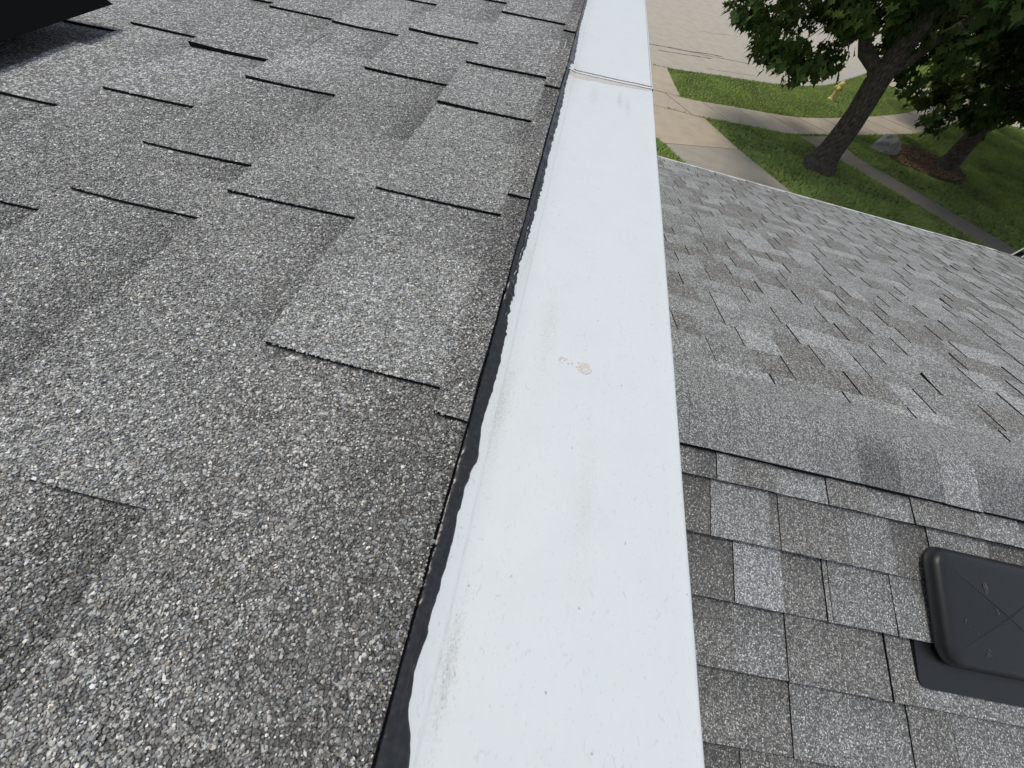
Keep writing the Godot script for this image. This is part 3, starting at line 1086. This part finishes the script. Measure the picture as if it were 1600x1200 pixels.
	var am := ArrayMesh.new()
	var mats := []
	for k in 7:
		if merged[k] != null:
			merged[k].commit(am)
			mats.append(M.shingle[k] if k < 6 else M.asphalt)
	part("distant_shingles", am, mats, roof).set_meta("kind", "stuff")
	# ridge: shingles bent over the crest
	var ends := [0.08, 0.30, 0.52, 0.66, 0.90, 1.03, 1.155, 1.29, 1.41, 1.60, 1.78, 1.95, 2.15, 2.4, 2.65, 2.9, 3.2, 3.5, 3.8, 4.1, 4.5, 4.9, 5.3, 5.7, 6.1, 6.6]
	var tn := [0.4, 0.55, 0.62, 0.68, 0.58, 0.22, 0.50, 0.88, 0.36, 0.56, 0.70, 0.4]
	for k in ends.size() - 1:
		var u0: float = ends[k]
		var u1: float = ends[k + 1] - 0.0008
		st = new_st(true)
		var ed := new_st()
		var off := Vector2(rng.randf(), rng.randf())
		var low := 0.002 if k == 7 else 0.0
		if k > 7: low = -0.001
		var n := 10
		var grid := []
		for i in n + 1:
			var q := []
			var f := lerpf(-0.143, 0.143, float(i) / n)      # from the near side over the crest to the far side
			if i == 0: f -= low
			for j in 3:
				var u := lerpf(u0, u1, j / 2.0)
				var bend := 0.045
				var p: Vector3
				var av := absf(f)
				var dirv := Nd if f < 0 else Fd
				var nv := nn if f < 0 else nf
				p = PR + dirv * av + nv * (0.0195 + 0.0006 * wob.get_noise_2d(u * 400.0, f * 400.0))
				if av < bend: p.y -= 0.26 * pow(bend - av, 2.0) / bend * 0.5
				if i == 0 or i == n: p += dirv * 0.0012 * wob.get_noise_1d(u * 900.0 + i * 40.0)
				p += Xl * u
				# the blend of each shingle shows on its exposed lower half; the upper half is one even blend
				var sh := lerpf(0.36 + 0.76 * tn[k % tn.size()], 0.88, smoothstep(-0.06, 0.04, f))
				q.append([p - base, Vector2(u, f) / 0.31 + off, Color(sh, sh, sh)])
			grid.append(q)
		for i in n:
			for j in 2:
				var A: Array = grid[i][j]
				var B: Array = grid[i][j + 1]
				var C: Array = grid[i + 1][j + 1]
				var D: Array = grid[i + 1][j]
				tri_uv(st, [A[0], B[0], C[0]], [A[1], B[1], C[1]], [A[2], B[2], C[2]])
				tri_uv(st, [A[0], C[0], D[0]], [A[1], C[1], D[1]], [A[2], C[2], D[2]])
		var mesh := done(st)
		var dn := Vector3(0, -0.018, 0)
		for j in 2:
			quad(ed, grid[0][j][0] + dn, grid[0][j + 1][0] + dn, grid[0][j + 1][0], grid[0][j][0])
			quad(ed, grid[n][j + 1][0] + dn, grid[n][j][0] + dn, grid[n][j][0], grid[n][j + 1][0])
		done(ed, mesh)
		part("ridge_shingle", mesh, [tone_mat(0.75), M.asphalt], roof)
	# eave trim
	st = new_st()
	box(st, Vector3(4.525, 0.002, 2.95), Vector3(0.055, 0.014, 5.8), Basis.IDENTITY, 0.003)
	part("drip_edge", done(st), [M.white_metal], roof, far)
	st = new_st()
	box(st, Vector3(4.49, -0.12, 3.5), Vector3(0.03, 0.16, 6.9), Basis.IDENTITY, 0.003)
	part("fascia", done(st), [M.white_metal], roof, far)
	# the end of a lower gutter past the right end of the eave
	var gt := thing("gutter", "pale metal gutter end beyond the far right corner of lower roof", "gutter", Vector3(7.80, -2.55, -6.68))
	st = new_st()
	var gd := Basis.looking_at(Vector3(0.78, 0.0, -0.63).normalized(), Vector3.UP)
	box(st, gd * Vector3(-0.055, 0.05, -0.5), Vector3(0.012, 0.10, 1.1), gd, 0.003)
	part("front_lip", done(st), [M.white_metal], gt)
	st = new_st()
	box(st, gd * Vector3(0.055, 0.05, -0.5), Vector3(0.012, 0.10, 1.1), gd, 0.003)
	part("back_lip", done(st), [M.white_metal], gt)
	st = new_st()
	box(st, gd * Vector3(0, -0.004, -0.5), Vector3(0.122, 0.008, 1.1), gd)
	part("trough", done(st), [M.vent_dark], gt)

# ---------------------------------------------------------------- roof vents
func rounded(cx: float, cz: float, hx: float, hz: float, r: float, n := 6) -> Array:
	var out := []
	for c in 4:
		var sx: float = [1.0, -1.0, -1.0, 1.0][c]
		var sz: float = [1.0, 1.0, -1.0, -1.0][c]
		for k in n + 1:
			var a := TAU * 0.25 * (c + float(k) / n)
			out.append(Vector2(cx + sx * (hx - r) + cos(a) * r, cz + sz * (hz - r) + sin(a) * r))
	return out

func vent_hood(hx: float, hz: float, r: float, rim: float, top: float, crease: float) -> ArrayMesh:
	var st := new_st(true)
	var rings := []
	# from under the rim, round its lip, up the shoulder, onto the top
	for q in [[-0.010, rim + 0.003, r], [0.0, rim - 0.001, r], [0.004, rim + 0.0015, r], [0.0035, rim + 0.005, r], [0.0, rim + 0.007, r], [-0.002, lerpf(rim, top, 0.55), r], [-0.008, lerpf(rim, top, 0.85), r], [-0.016, lerpf(rim, top, 0.95), r * 0.95], [-0.028, top - 0.0006, r * 0.9], [-0.046, top + 0.0004, r * 0.8]]:
		var ring := []
		for p in rounded(0, 0, hx + q[0], hz + q[0], maxf(0.008, q[2] + q[0])): ring.append(Vector3(p.x, q[1], p.y))
		rings.append(ring)
	var n: int = rings[0].size()
	for k in rings.size() - 1:
		for j in n:
			var m := (j + 1) % n
			quad(st, rings[k][m], rings[k][j], rings[k + 1][j], rings[k + 1][m])
	var mesh := done(st)
	# top: four shallow panels that meet in creases from corner to corner
	st = new_st()
	var last: Array = rings[-1]
	for j in n:
		var m := (j + 1) % n
		tri(st, last[m], last[j], Vector3(0, top + crease, 0))
	for sx in [-1.0, 1.0]:      # moulded ribs from corner to corner
		for sz in [-1.0, 1.0]:
			var tip := Vector3(sx * (hx - 0.05), top + 0.0006, sz * (hz - 0.05))
			var mid := Vector3(0, top + crease + 0.0004, 0)
			var d := (tip - mid).normalized()
			var across := d.cross(Vector3.UP).normalized() * 0.0022
			var up := Vector3(0, 0.0013, 0)
			quad(st, mid - across, mid + up, tip + up * 0.3, tip - across)
			quad(st, mid + up, mid + across, tip + across, tip + up * 0.3)
	return done(st, mesh)

func build_vents() -> void:
	var Xl := Vector3(0.99977578, 0, -0.02117499)
	var Nd := Vector3(0.02043215, -0.26254743, 0.96470274)
	var nn := Vector3(0.00555944, 0.96491909, 0.26248856)
	var P0 := Vector3(0, -0.65024184, -0.44782942)
	var B := Basis(Xl, nn, Nd)
	var c := P0 + Xl * 1.365 + Nd * 0.190
	var v := thing("roof_vent", "black plastic roof vent with a creased hood on the lower roof", "roof vent", c)
	part("hood", vent_hood(0.180, 0.136, 0.045, 0.024, 0.056, 0.006), [M.plastic, M.plastic], v, Transform3D(B, Vector3.ZERO))
	var st := new_st()
	var ring := rounded(0.0, 0.132, 0.222, 0.066, 0.02)
	var poly := PackedVector2Array(ring)
	prism(st, poly, 0.001, 0.0132)
	part("flange", done(st), [M.plastic], v, Transform3D(B, Vector3.ZERO))
	st = new_st()
	box(st, Vector3(0, 0.02, 0), Vector3(0.27, 0.03, 0.18))
	part("throat", done(st), [M.vent_dark], v, Transform3D(B, Vector3.ZERO))
	st = new_st()
	for q in [[-0.052, -0.062, 0.010, 0.032, 0.25], [-0.03, -0.012, 0.004, 0.014, 0.6], [-0.125, 0.03, 0.003, 0.012, -0.5], [-0.075, 0.088, 0.005, 0.015, 1.0], [-0.10, 0.05, 0.002, 0.004, 0.0]]:
		for k in 5:
			var o := Vector3(q[0] + rng.randfn() * 0.004, 0.0572 + 0.0055 * (1.0 - maxf(absf(q[0]) / 0.14, absf(q[1]) / 0.10)), q[1] + rng.randfn() * 0.006)
			var d: Vector3 = Vector3(sin(q[4]), 0, cos(q[4])) * q[3] * rng.randf_range(0.2, 0.6)
			var e: Vector3 = Vector3(cos(q[4]), 0, -sin(q[4])) * q[2] * rng.randf_range(0.1, 0.35)
			quad(st, o - d, o + e, o + d, o - e)
	part("scuff_marks", done(st), [M.scuff], v, Transform3D(B, Vector3.ZERO)).set_meta("kind", "stuff")
	# upper roof: only a corner of it shows
	var a := -0.11361965
	var S := Vector3(-cos(a), sin(a), 0)
	var N := Vector3(sin(a), cos(a), 0)
	var B2 := Basis(S, N, Vector3(0, 0, -1))
	var c2 := S * 0.985 + Vector3(0, 0, -0.525)
	var v2 := thing("roof_vent", "dull black roof vent at the top left corner", "roof vent", c2)
	st = new_st()
	for k in 1:
		var lo := [Vector3(-0.205, 0.034, -0.2), Vector3(0.2, 0.034, -0.2), Vector3(0.2, 0.034, 0.205), Vector3(-0.205, 0.034, 0.205)]
		var hi := [Vector3(-0.15, 0.135, -0.15), Vector3(0.16, 0.155, -0.15), Vector3(0.16, 0.155, 0.15), Vector3(-0.15, 0.135, 0.15)]
		for j in 4:
			var n := (j + 1) % 4
			quad(st, lo[n], lo[j], hi[j], hi[n])
		quad(st, hi[3], hi[2], hi[1], hi[0])
		quad(st, lo[0], lo[1], lo[2], lo[3])
	part("hood", done(st), [M.vent_dark], v2, Transform3D(B2, Vector3.ZERO))
	st = new_st()
	box(st, Vector3(0.06, 0.022, 0.0), Vector3(0.18, 0.03, 0.20))
	part("throat", done(st), [M.vent_dark], v2, Transform3D(B2, Vector3.ZERO))

# ---------------------------------------------------------------- trees
func leaf_mesh() -> ArrayMesh:
	var st := new_st()
	# five pointed lobes, stem at the origin, tip along +z, folded a little along the middle
	var half := [Vector2(0.0, 0.0), Vector2(0.20, -0.04), Vector2(0.36, 0.10), Vector2(0.24, 0.20), Vector2(0.52, 0.48), Vector2(0.26, 0.50), Vector2(0.24, 0.64), Vector2(0.10, 0.66), Vector2(0.0, 1.0)]
	for s in [-1.0, 1.0]:
		for k in range(1, half.size() - 1):
			var a: Vector2 = half[k]
			var b: Vector2 = half[k + 1]
			var pa := Vector3(a.x * s, 0.16 * a.x - 0.14 * a.y * a.y, a.y)
			var pb := Vector3(b.x * s, 0.16 * b.x - 0.14 * b.y * b.y, b.y)
			var o := Vector3(0, -0.02, 0.28)
			if s < 0: tri(st, o, pa, pb)
			else: tri(st, o, pb, pa)
	return done(st)

# lobes: [centre, radius]; leaves hang from twigs all over each lobe
func foliage(parent: Node3D, lobes: Array, per: float, size: float, base_c: Color, mesh: ArrayMesh) -> void:
	var where := []
	var tints := []
	for l in lobes:
		var c: Vector3 = l[0]
		var R: float = l[1]
		var n := int(per * R * R)
		var bright := rng.randf_range(0.6, 1.55)
		var twigs := []
		for k in maxi(5, int(n / 9.0)):
			var d := Vector3(rng.randfn(), rng.randfn(), rng.randfn()).normalized()
			twigs.append([c + d * R * Vector3(1.05, 0.72, 1.05) * pow(rng.randf(), 0.42), d, rng.randf_range(0.75, 1.3)])
		for k in n:
			var tw: Array = twigs[rng.randi() % twigs.size()]
			var d: Vector3 = tw[1]
			var p: Vector3 = tw[0] + Vector3(rng.randfn(), rng.randfn() * 0.8 - 0.2, rng.randfn()) * 0.13
			var out := Vector3(d.x, 0.0, d.z) + Vector3(rng.randfn(), 0, rng.randfn()) * 0.7
			var tip := (out.normalized() * 0.65 + Vector3.DOWN * rng.randf_range(0.3, 1.15)).normalized()
			var up := (Vector3.UP + out * 0.35 + Vector3(rng.randfn(), rng.randfn(), rng.randfn()) * 0.28).normalized()
			up = (up - tip * up.dot(tip)).normalized()
			var s := size * rng.randf_range(0.62, 1.2)
			where.append(Transform3D(Basis(up.cross(tip), up, tip).scaled(Vector3.ONE * s), p - parent.position))
			var b: float = bright * tw[2] * rng.randf_range(0.75, 1.3)
			var yel := rng.randf() * rng.randf()
			tints.append(Color(base_c.r * b * (1.0 + 0.9 * yel), base_c.g * b * (1.0 + 0.35 * yel), base_c.b * b))
	# copies are placed in the parent's space without scaling the offset
	for k in where.size():
		pass
	copies("foliage", mesh, M.leaf, where, tints, parent)

func twigs_to(st: SurfaceTool, nodes: Array, lobes: Array, r0: float) -> void:
	for l in lobes:
		var best: Vector3 = nodes[0]
		for q in nodes:
			if q.distance_to(l[0]) < best.distance_to(l[0]): best = q
		var mid: Vector3 = best.lerp(l[0], 0.55) + Vector3(rng.randfn(), rng.randfn() + 0.8, rng.randfn()) * 0.12
		tube(st, [best, best.lerp(mid, 0.6) + Vector3(0, 0.05, 0), mid, l[0]], [r0, r0 * 0.75, r0 * 0.5, r0 * 0.2], 6)

func lobes_of(rows: Array, grow: float) -> Array:
	var out := []
	for r in rows: out.append([Vector3(r[0], r[1], r[2]), r[3] * grow])
	return out

func high_crown(at: Vector3, R: float, H: float, n: int, y0: float) -> Array:
	var out := []
	for k in n:
		var a := k * 2.39996 + rng.randf_range(-0.3, 0.3)
		var f := sqrt((k + 0.5) / n)
		var r := R * f
		out.append([at + Vector3(cos(a) * r, y0 + (1.0 - f * f) * H * rng.randf_range(0.25, 1.0) + rng.randf_range(0, 0.8), sin(a) * r), rng.randf_range(0.8, 1.15)])
	return out

func build_trees() -> void:
	var leaf := leaf_mesh()
	# --- the maple in front of the hydrant
	var b1 := Vector3(8.9, GROUND_Y, -15.14)
	var t1 := thing("maple_tree", "large maple with a thick dark trunk in front of the yellow hydrant", "tree", b1, "street trees")
	var st := new_st(true)
	var trunk := [Vector3(8.92, -4.9, -15.13), Vector3(8.92, -4.72, -15.13), Vector3(8.91, -4.5, -15.14), Vector3(8.9, -4.2, -15.15), Vector3(8.88, -3.6, -15.17), Vector3(8.80, -3.0, -15.2), Vector3(8.70, -2.45, -15.27), Vector3(8.66, -1.7, -15.28), Vector3(8.63, -0.9, -15.3), Vector3(8.7, 0.6, -15.2), Vector3(8.8, 2.4, -15.1)]
	var rad := [0.68, 0.54, 0.43, 0.365, 0.335, 0.315, 0.315, 0.26, 0.23, 0.18, 0.08]
	var move := func(pts: Array, o: Vector3) -> Array:
		var q := []
		for p in pts: q.append(p - o)
		return q
	var fine := []
	var fr := []
	for k in trunk.size() - 1:
		for j in 5:
			fine.append((trunk[k] as Vector3).lerp(trunk[k + 1], j / 5.0) - b1)
			fr.append(lerpf(rad[k], rad[k + 1], j / 5.0))
	fine.append(trunk[-1] - b1); fr.append(rad[-1])
	var fl := []
	for k in 16: fl.append(0.36 * pow(1.0 - k / 16.0, 1.6))
	tube(st, fine, fr, 40, 0.045, true, fl)
	part("trunk", done(st), [M.bark], t1)
	var limbs := [[Vector3(8.70, -2.5, -15.28), Vector3(8.42, -2.15, -15.42), Vector3(8.02, -1.98, -15.65), Vector3(7.72, -1.62, -15.85), Vector3(7.2, -1.1, -16.2), Vector3(6.2, -0.7, -16.7)],
		[Vector3(8.62, -2.2, -15.32), Vector3(8.66, -1.6, -15.28), Vector3(8.62, -0.9, -15.3), Vector3(8.7, 0.6, -15.2), Vector3(8.8, 2.4, -15.1)],
		[Vector3(8.70, -2.4, -15.3), Vector3(8.98, -1.85, -15.2), Vector3(9.35, -1.3, -15.3), Vector3(9.9, -0.8, -15.6), Vector3(10.6, -0.3, -15.8)]]
	var lr := [[0.17, 0.18, 0.165, 0.14, 0.11, 0.05], [0.30, 0.26, 0.24, 0.18, 0.08], [0.2, 0.15, 0.13, 0.10, 0.05]]
	var nodes := []
	for k in 3:
		if k != 1:
			st = new_st(true)
			tube(st, move.call(limbs[k], b1), lr[k], 16, 0.04)
			part("limb", done(st), [M.bark], t1)
		for p in limbs[k].slice(3): nodes.append(p - b1)
	var low := lobes_of([[4.7, -1.92, -17.1, 0.47], [5.6, -2.23, -17.7, 0.5], [5.6, -2.27, -15.9, 0.58], [6.1, -2.64, -15.3, 0.36], [6.2, -2.72, -17.1, 0.40], [6.4, -2.37, -14.8, 0.41], [6.4, -2.3, -16.2, 0.38], [6.9, -2.22, -15.2, 0.38], [6.2, -1.81, -17.7, 0.45], [6.3, -1.36, -15.3, 0.48], [7.4, -1.5, -16.3, 0.46], [6.5, -1.04, -14.8, 0.5], [7.4, -1.08, -14.9, 0.56], [8.9, -1.60, -16.6, 0.42], [8.8, -1.24, -15.8, 0.5], [7.9, -0.76, -14.6, 0.55], [9.5, -0.93, -16.0, 0.6], [9.7, -2.04, -16.6, 0.33], [10.0, -2.25, -15.9, 0.26], [10.3, -2.55, -15.5, 0.22], [9.9, -1.3, -15.2, 0.5], [5.0, -1.4, -16.5, 0.5]], 1.12)
	var high := high_crown(Vector3(8.7, 0, -15.6), 5.0, 4.5, 34, -0.6)
	st = new_st(true)
	var rel := []
	for l in low + high: rel.append([l[0] - b1, l[1]])
	twigs_to(st, nodes, rel, 0.035)
	part("branches", done(st), [M.bark], t1)
	foliage(t1, low + high, 470.0, 0.29, Color(0.042, 0.078, 0.021), leaf)
	# --- the maple standing in the mulch bed
	var b2 := Vector3(15.45, GROUND_Y, -18.73)
	var t2 := thing("maple_tree", "smaller maple growing out of the brown mulch bed beside the boulder", "tree", b2, "street trees")
	st = new_st(true)
	tube(st, move.call([Vector3(15.48, -4.9, -18.7), Vector3(15.47, -4.65, -18.7), Vector3(15.44, -4.35, -18.72), Vector3(15.38, -3.9, -18.76), Vector3(15.34, -3.4, -18.8), Vector3(15.34, -2.9, -18.8), Vector3(15.4, -2.2, -18.75), Vector3(15.5, -1.0, -18.7), Vector3(15.6, 1.5, -18.7)], b2), [0.48, 0.38, 0.32, 0.30, 0.27, 0.26, 0.2, 0.15, 0.06], 30, 0.03, true, [0.35, 0.25, 0.12, 0.05])
	part("trunk", done(st), [M.bark], t2)
	low = lobes_of([[13.7, -3.5, -18.9, 0.40], [14.2, -3.0, -20.4, 0.52], [13.8, -3.05, -18.5, 0.46], [13.8, -2.4, -19.7, 0.6], [14.5, -2.02, -20.2, 0.62], [13.9, -1.57, -18.7, 0.66], [15.3, -1.92, -19.2, 0.7], [13.9, -2.47, -18.2, 0.58], [15.5, -2.55, -18.9, 0.56], [14.6, -2.95, -18.2, 0.40], [15.2, -2.35, -17.6, 0.56], [14.0, -2.75, -21.2, 0.36], [13.7, -3.3, -19.9, 0.26]], 1.12)
	high = high_crown(Vector3(15.4, 0, -18.6), 4.4, 4.0, 30, -1.0)
	st = new_st(true)
	rel = []
	for l in low + high: rel.append([l[0] - b2, l[1]])
	twigs_to(st, [Vector3(15.4, -2.2, -18.75) - b2, Vector3(15.5, -1.0, -18.7) - b2, Vector3(15.55, 0.5, -18.7) - b2], rel, 0.035)
	part("branches", done(st), [M.bark], t2)
	foliage(t2, low + high, 470.0, 0.28, Color(0.042, 0.076, 0.022), leaf)
	# --- darker trees behind, which close the view at the top right; the widest stands unseen for its shade
	for q in [[Vector3(19.5, GROUND_Y, -24.0), 5.0, "tall dark maple behind the mulch bed maple", 36], [Vector3(20.5, GROUND_Y, -11.8), 7.4, "wide dark maple shading the lawn at the right edge", 66], [Vector3(25.0, GROUND_Y, -20.0), 6.2, "farthest dark maple on the right behind the neighbouring crowns", 38]]:
		var b3: Vector3 = q[0]
		var t3 := thing("maple_tree", q[2], "tree", b3, "street trees")
		st = new_st(true)
		tube(st, [Vector3(0, -0.1, 0), Vector3(0, 0.4, 0), Vector3(0.05, 2.0, 0), Vector3(0.0, 4.0, 0), Vector3(0.1, 7.0, 0)], [0.45, 0.34, 0.28, 0.2, 0.06], 20, 0.03)
		part("trunk", done(st), [M.bark], t3)
		high = high_crown(Vector3(b3.x, 0, b3.z) if q[3] != 66 else Vector3(17.8, 0, -12.2), q[1], 4.0, q[3], -1.0)  # unseen wide crown set off its trunk to darken path and lawn
		if b3.x < 20:
			high.append_array(lobes_of([[14.9, -1.38, -24.4, 0.88], [16.7, -1.4, -25.4, 0.91], [16.5, -0.97, -24.1, 0.93], [17.9, -1.8, -25.6, 0.73], [17.7, -1.14, -24.3, 1.04], [17.3, -1.09, -27.8, 1.07], [17.0, -2.35, -28.0, 0.71], [18.5, -0.9, -22.5, 1.0], [19.8, -1.5, -23.0, 0.9], [20.5, -2.0, -25.5, 1.0], [21.5, -1.6, -23.5, 1.0], [22.5, -2.2, -27.5, 1.1]], 1.1))
		st = new_st(true)
		rel = []
		for l in high: rel.append([l[0] - b3, l[1]])
		twigs_to(st, [Vector3(0.02, 3.0, 0), Vector3(0, 4.0, 0), Vector3(0.05, 5.5, 0)], rel, 0.05)
		part("branches", done(st), [M.bark], t3)
		foliage(t3, high, 300.0, 0.29, Color(0.018, 0.034, 0.012), leaf)

# ---------------------------------------------------------------- hydrant, boulder, mulch
func build_small_things() -> void:
	var h := thing("fire_hydrant", "yellow fire hydrant on the grass verge beside the kerb", "hydrant", Vector3(11.97, GROUND_Y, -23.22))
	var st := new_st(true)
	lathe(st, Vector3.ZERO, Vector3.UP, [Vector2(0.17, 0.0), Vector2(0.17, 0.05), Vector2(0.115, 0.06), Vector2(0.105, 0.12), Vector2(0.10, 0.40), Vector2(0.105, 0.47), Vector2(0.145, 0.49), Vector2(0.145, 0.53), Vector2(0.12, 0.54)], 18)
	part("barrel", done(st), [M.hydrant], h)
	st = new_st(true)
	lathe(st, Vector3.ZERO, Vector3.UP, [Vector2(0.125, 0.54), Vector2(0.13, 0.58), Vector2(0.115, 0.64), Vector2(0.08, 0.69), Vector2(0.04, 0.71), Vector2(0.035, 0.715), Vector2(0.035, 0.76), Vector2(0.001, 0.765)], 18)
	part("bonnet", done(st), [M.hydrant], h)
	for k in 3:
		var d: Vector3 = [Vector3(0.82, 0, 0.57), Vector3(-0.82, 0, -0.57), Vector3(-0.57, 0, 0.82)][k]
		var r: float = [0.06, 0.06, 0.08][k]
		st = new_st(true)
		lathe(st, Vector3(0, 0.44, 0) + d * 0.08, d, [Vector2(r * 0.8, 0), Vector2(r * 0.8, 0.05), Vector2(r * 1.15, 0.055), Vector2(r * 1.15, 0.10), Vector2(r * 0.5, 0.105), Vector2(r * 0.4, 0.13), Vector2(0.001, 0.132)], 14)
		part("nozzle_cap", done(st), [M.hydrant], h)
	# boulder
	st = new_st()
	var n := FastNoiseLite.new()
	n.seed = 14
	n.frequency = 0.9
	n.noise_type = FastNoiseLite.TYPE_CELLULAR
	n.cellular_return_type = FastNoiseLite.RETURN_CELL_VALUE
	var n2 := FastNoiseLite.new()
	n2.seed = 15
	n2.frequency = 0.7
	var pts := []
	for i in 13:
		var row := []
		for j in 20:
			var a := TAU * j / 20
			var e := PI * i / 12.0 - PI / 2
			var d := Vector3(cos(e) * cos(a), sin(e), cos(e) * sin(a))
			var r := 1.0 + 0.35 * n2.get_noise_3dv(d * 1.6) + 0.13 * n.get_noise_3dv(d * 1.3)
			var p := d * r * Vector3(0.52, 0.42, 0.44)
			p.y = maxf(p.y, -0.16)
			row.append(p + Vector3(0, 0.15, 0))
		pts.append(row)
	for i in 12:
		for j in 20:
			var m := (j + 1) % 20
			quad(st, pts[i][m], pts[i][j], pts[i + 1][j], pts[i + 1][m])
	var rock := part("boulder", done(st), [M.stone], self, Transform3D(Basis(Vector3.UP, 0.6), Vector3(12.75, GROUND_Y, -18.62)))
	tag(rock, "pale grey boulder at the edge of the brown mulch bed", "boulder")
	# mulch bed and its chips
	var poly := PackedVector2Array()
	for k in 26:
		var a := TAU * k / 26
		poly.append(Vector2(14.62, -18.62) + Vector2(cos(a) * 1.75, sin(a) * 1.15).rotated(-0.25) * (1.0 + 0.12 * wob.get_noise_1d(k * 30.0)))
	st = new_st()
	prism(st, poly, GROUND_Y - 0.02, GROUND_Y + 0.045)
	structure("mulch_bed", done(st), [M.mulch], "round bed of brown wood mulch under the smaller maple", "mulch")
	st = new_st()
	box(st, Vector3.ZERO, Vector3(0.09, 0.014, 0.028))
	var chip := done(st)
	var where := []
	var tints := []
	while where.size() < 2600:
		var p := Vector2(rng.randf_range(12.6, 16.7), rng.randf_range(-20.4, -16.9))
		if not Geometry2D.is_point_in_polygon(p, poly): continue
		var b := Basis.from_euler(Vector3(rng.randf_range(-0.5, 0.5), rng.randf() * TAU, rng.randf_range(-0.5, 0.5)))
		where.append(Transform3D(b.scaled(Vector3.ONE * rng.randf_range(0.5, 1.4)), Vector3(p.x, GROUND_Y + 0.055, p.y)))
		var l := rng.randf_range(0.10, 0.46)
		tints.append(Color(l, l * 0.64, l * 0.42))
	var ch := copies("mulch_chips", chip, M.chip, where, tints, self)
	tag(ch, "brown wood chips lying on the mulch bed", "mulch", "", "stuff")
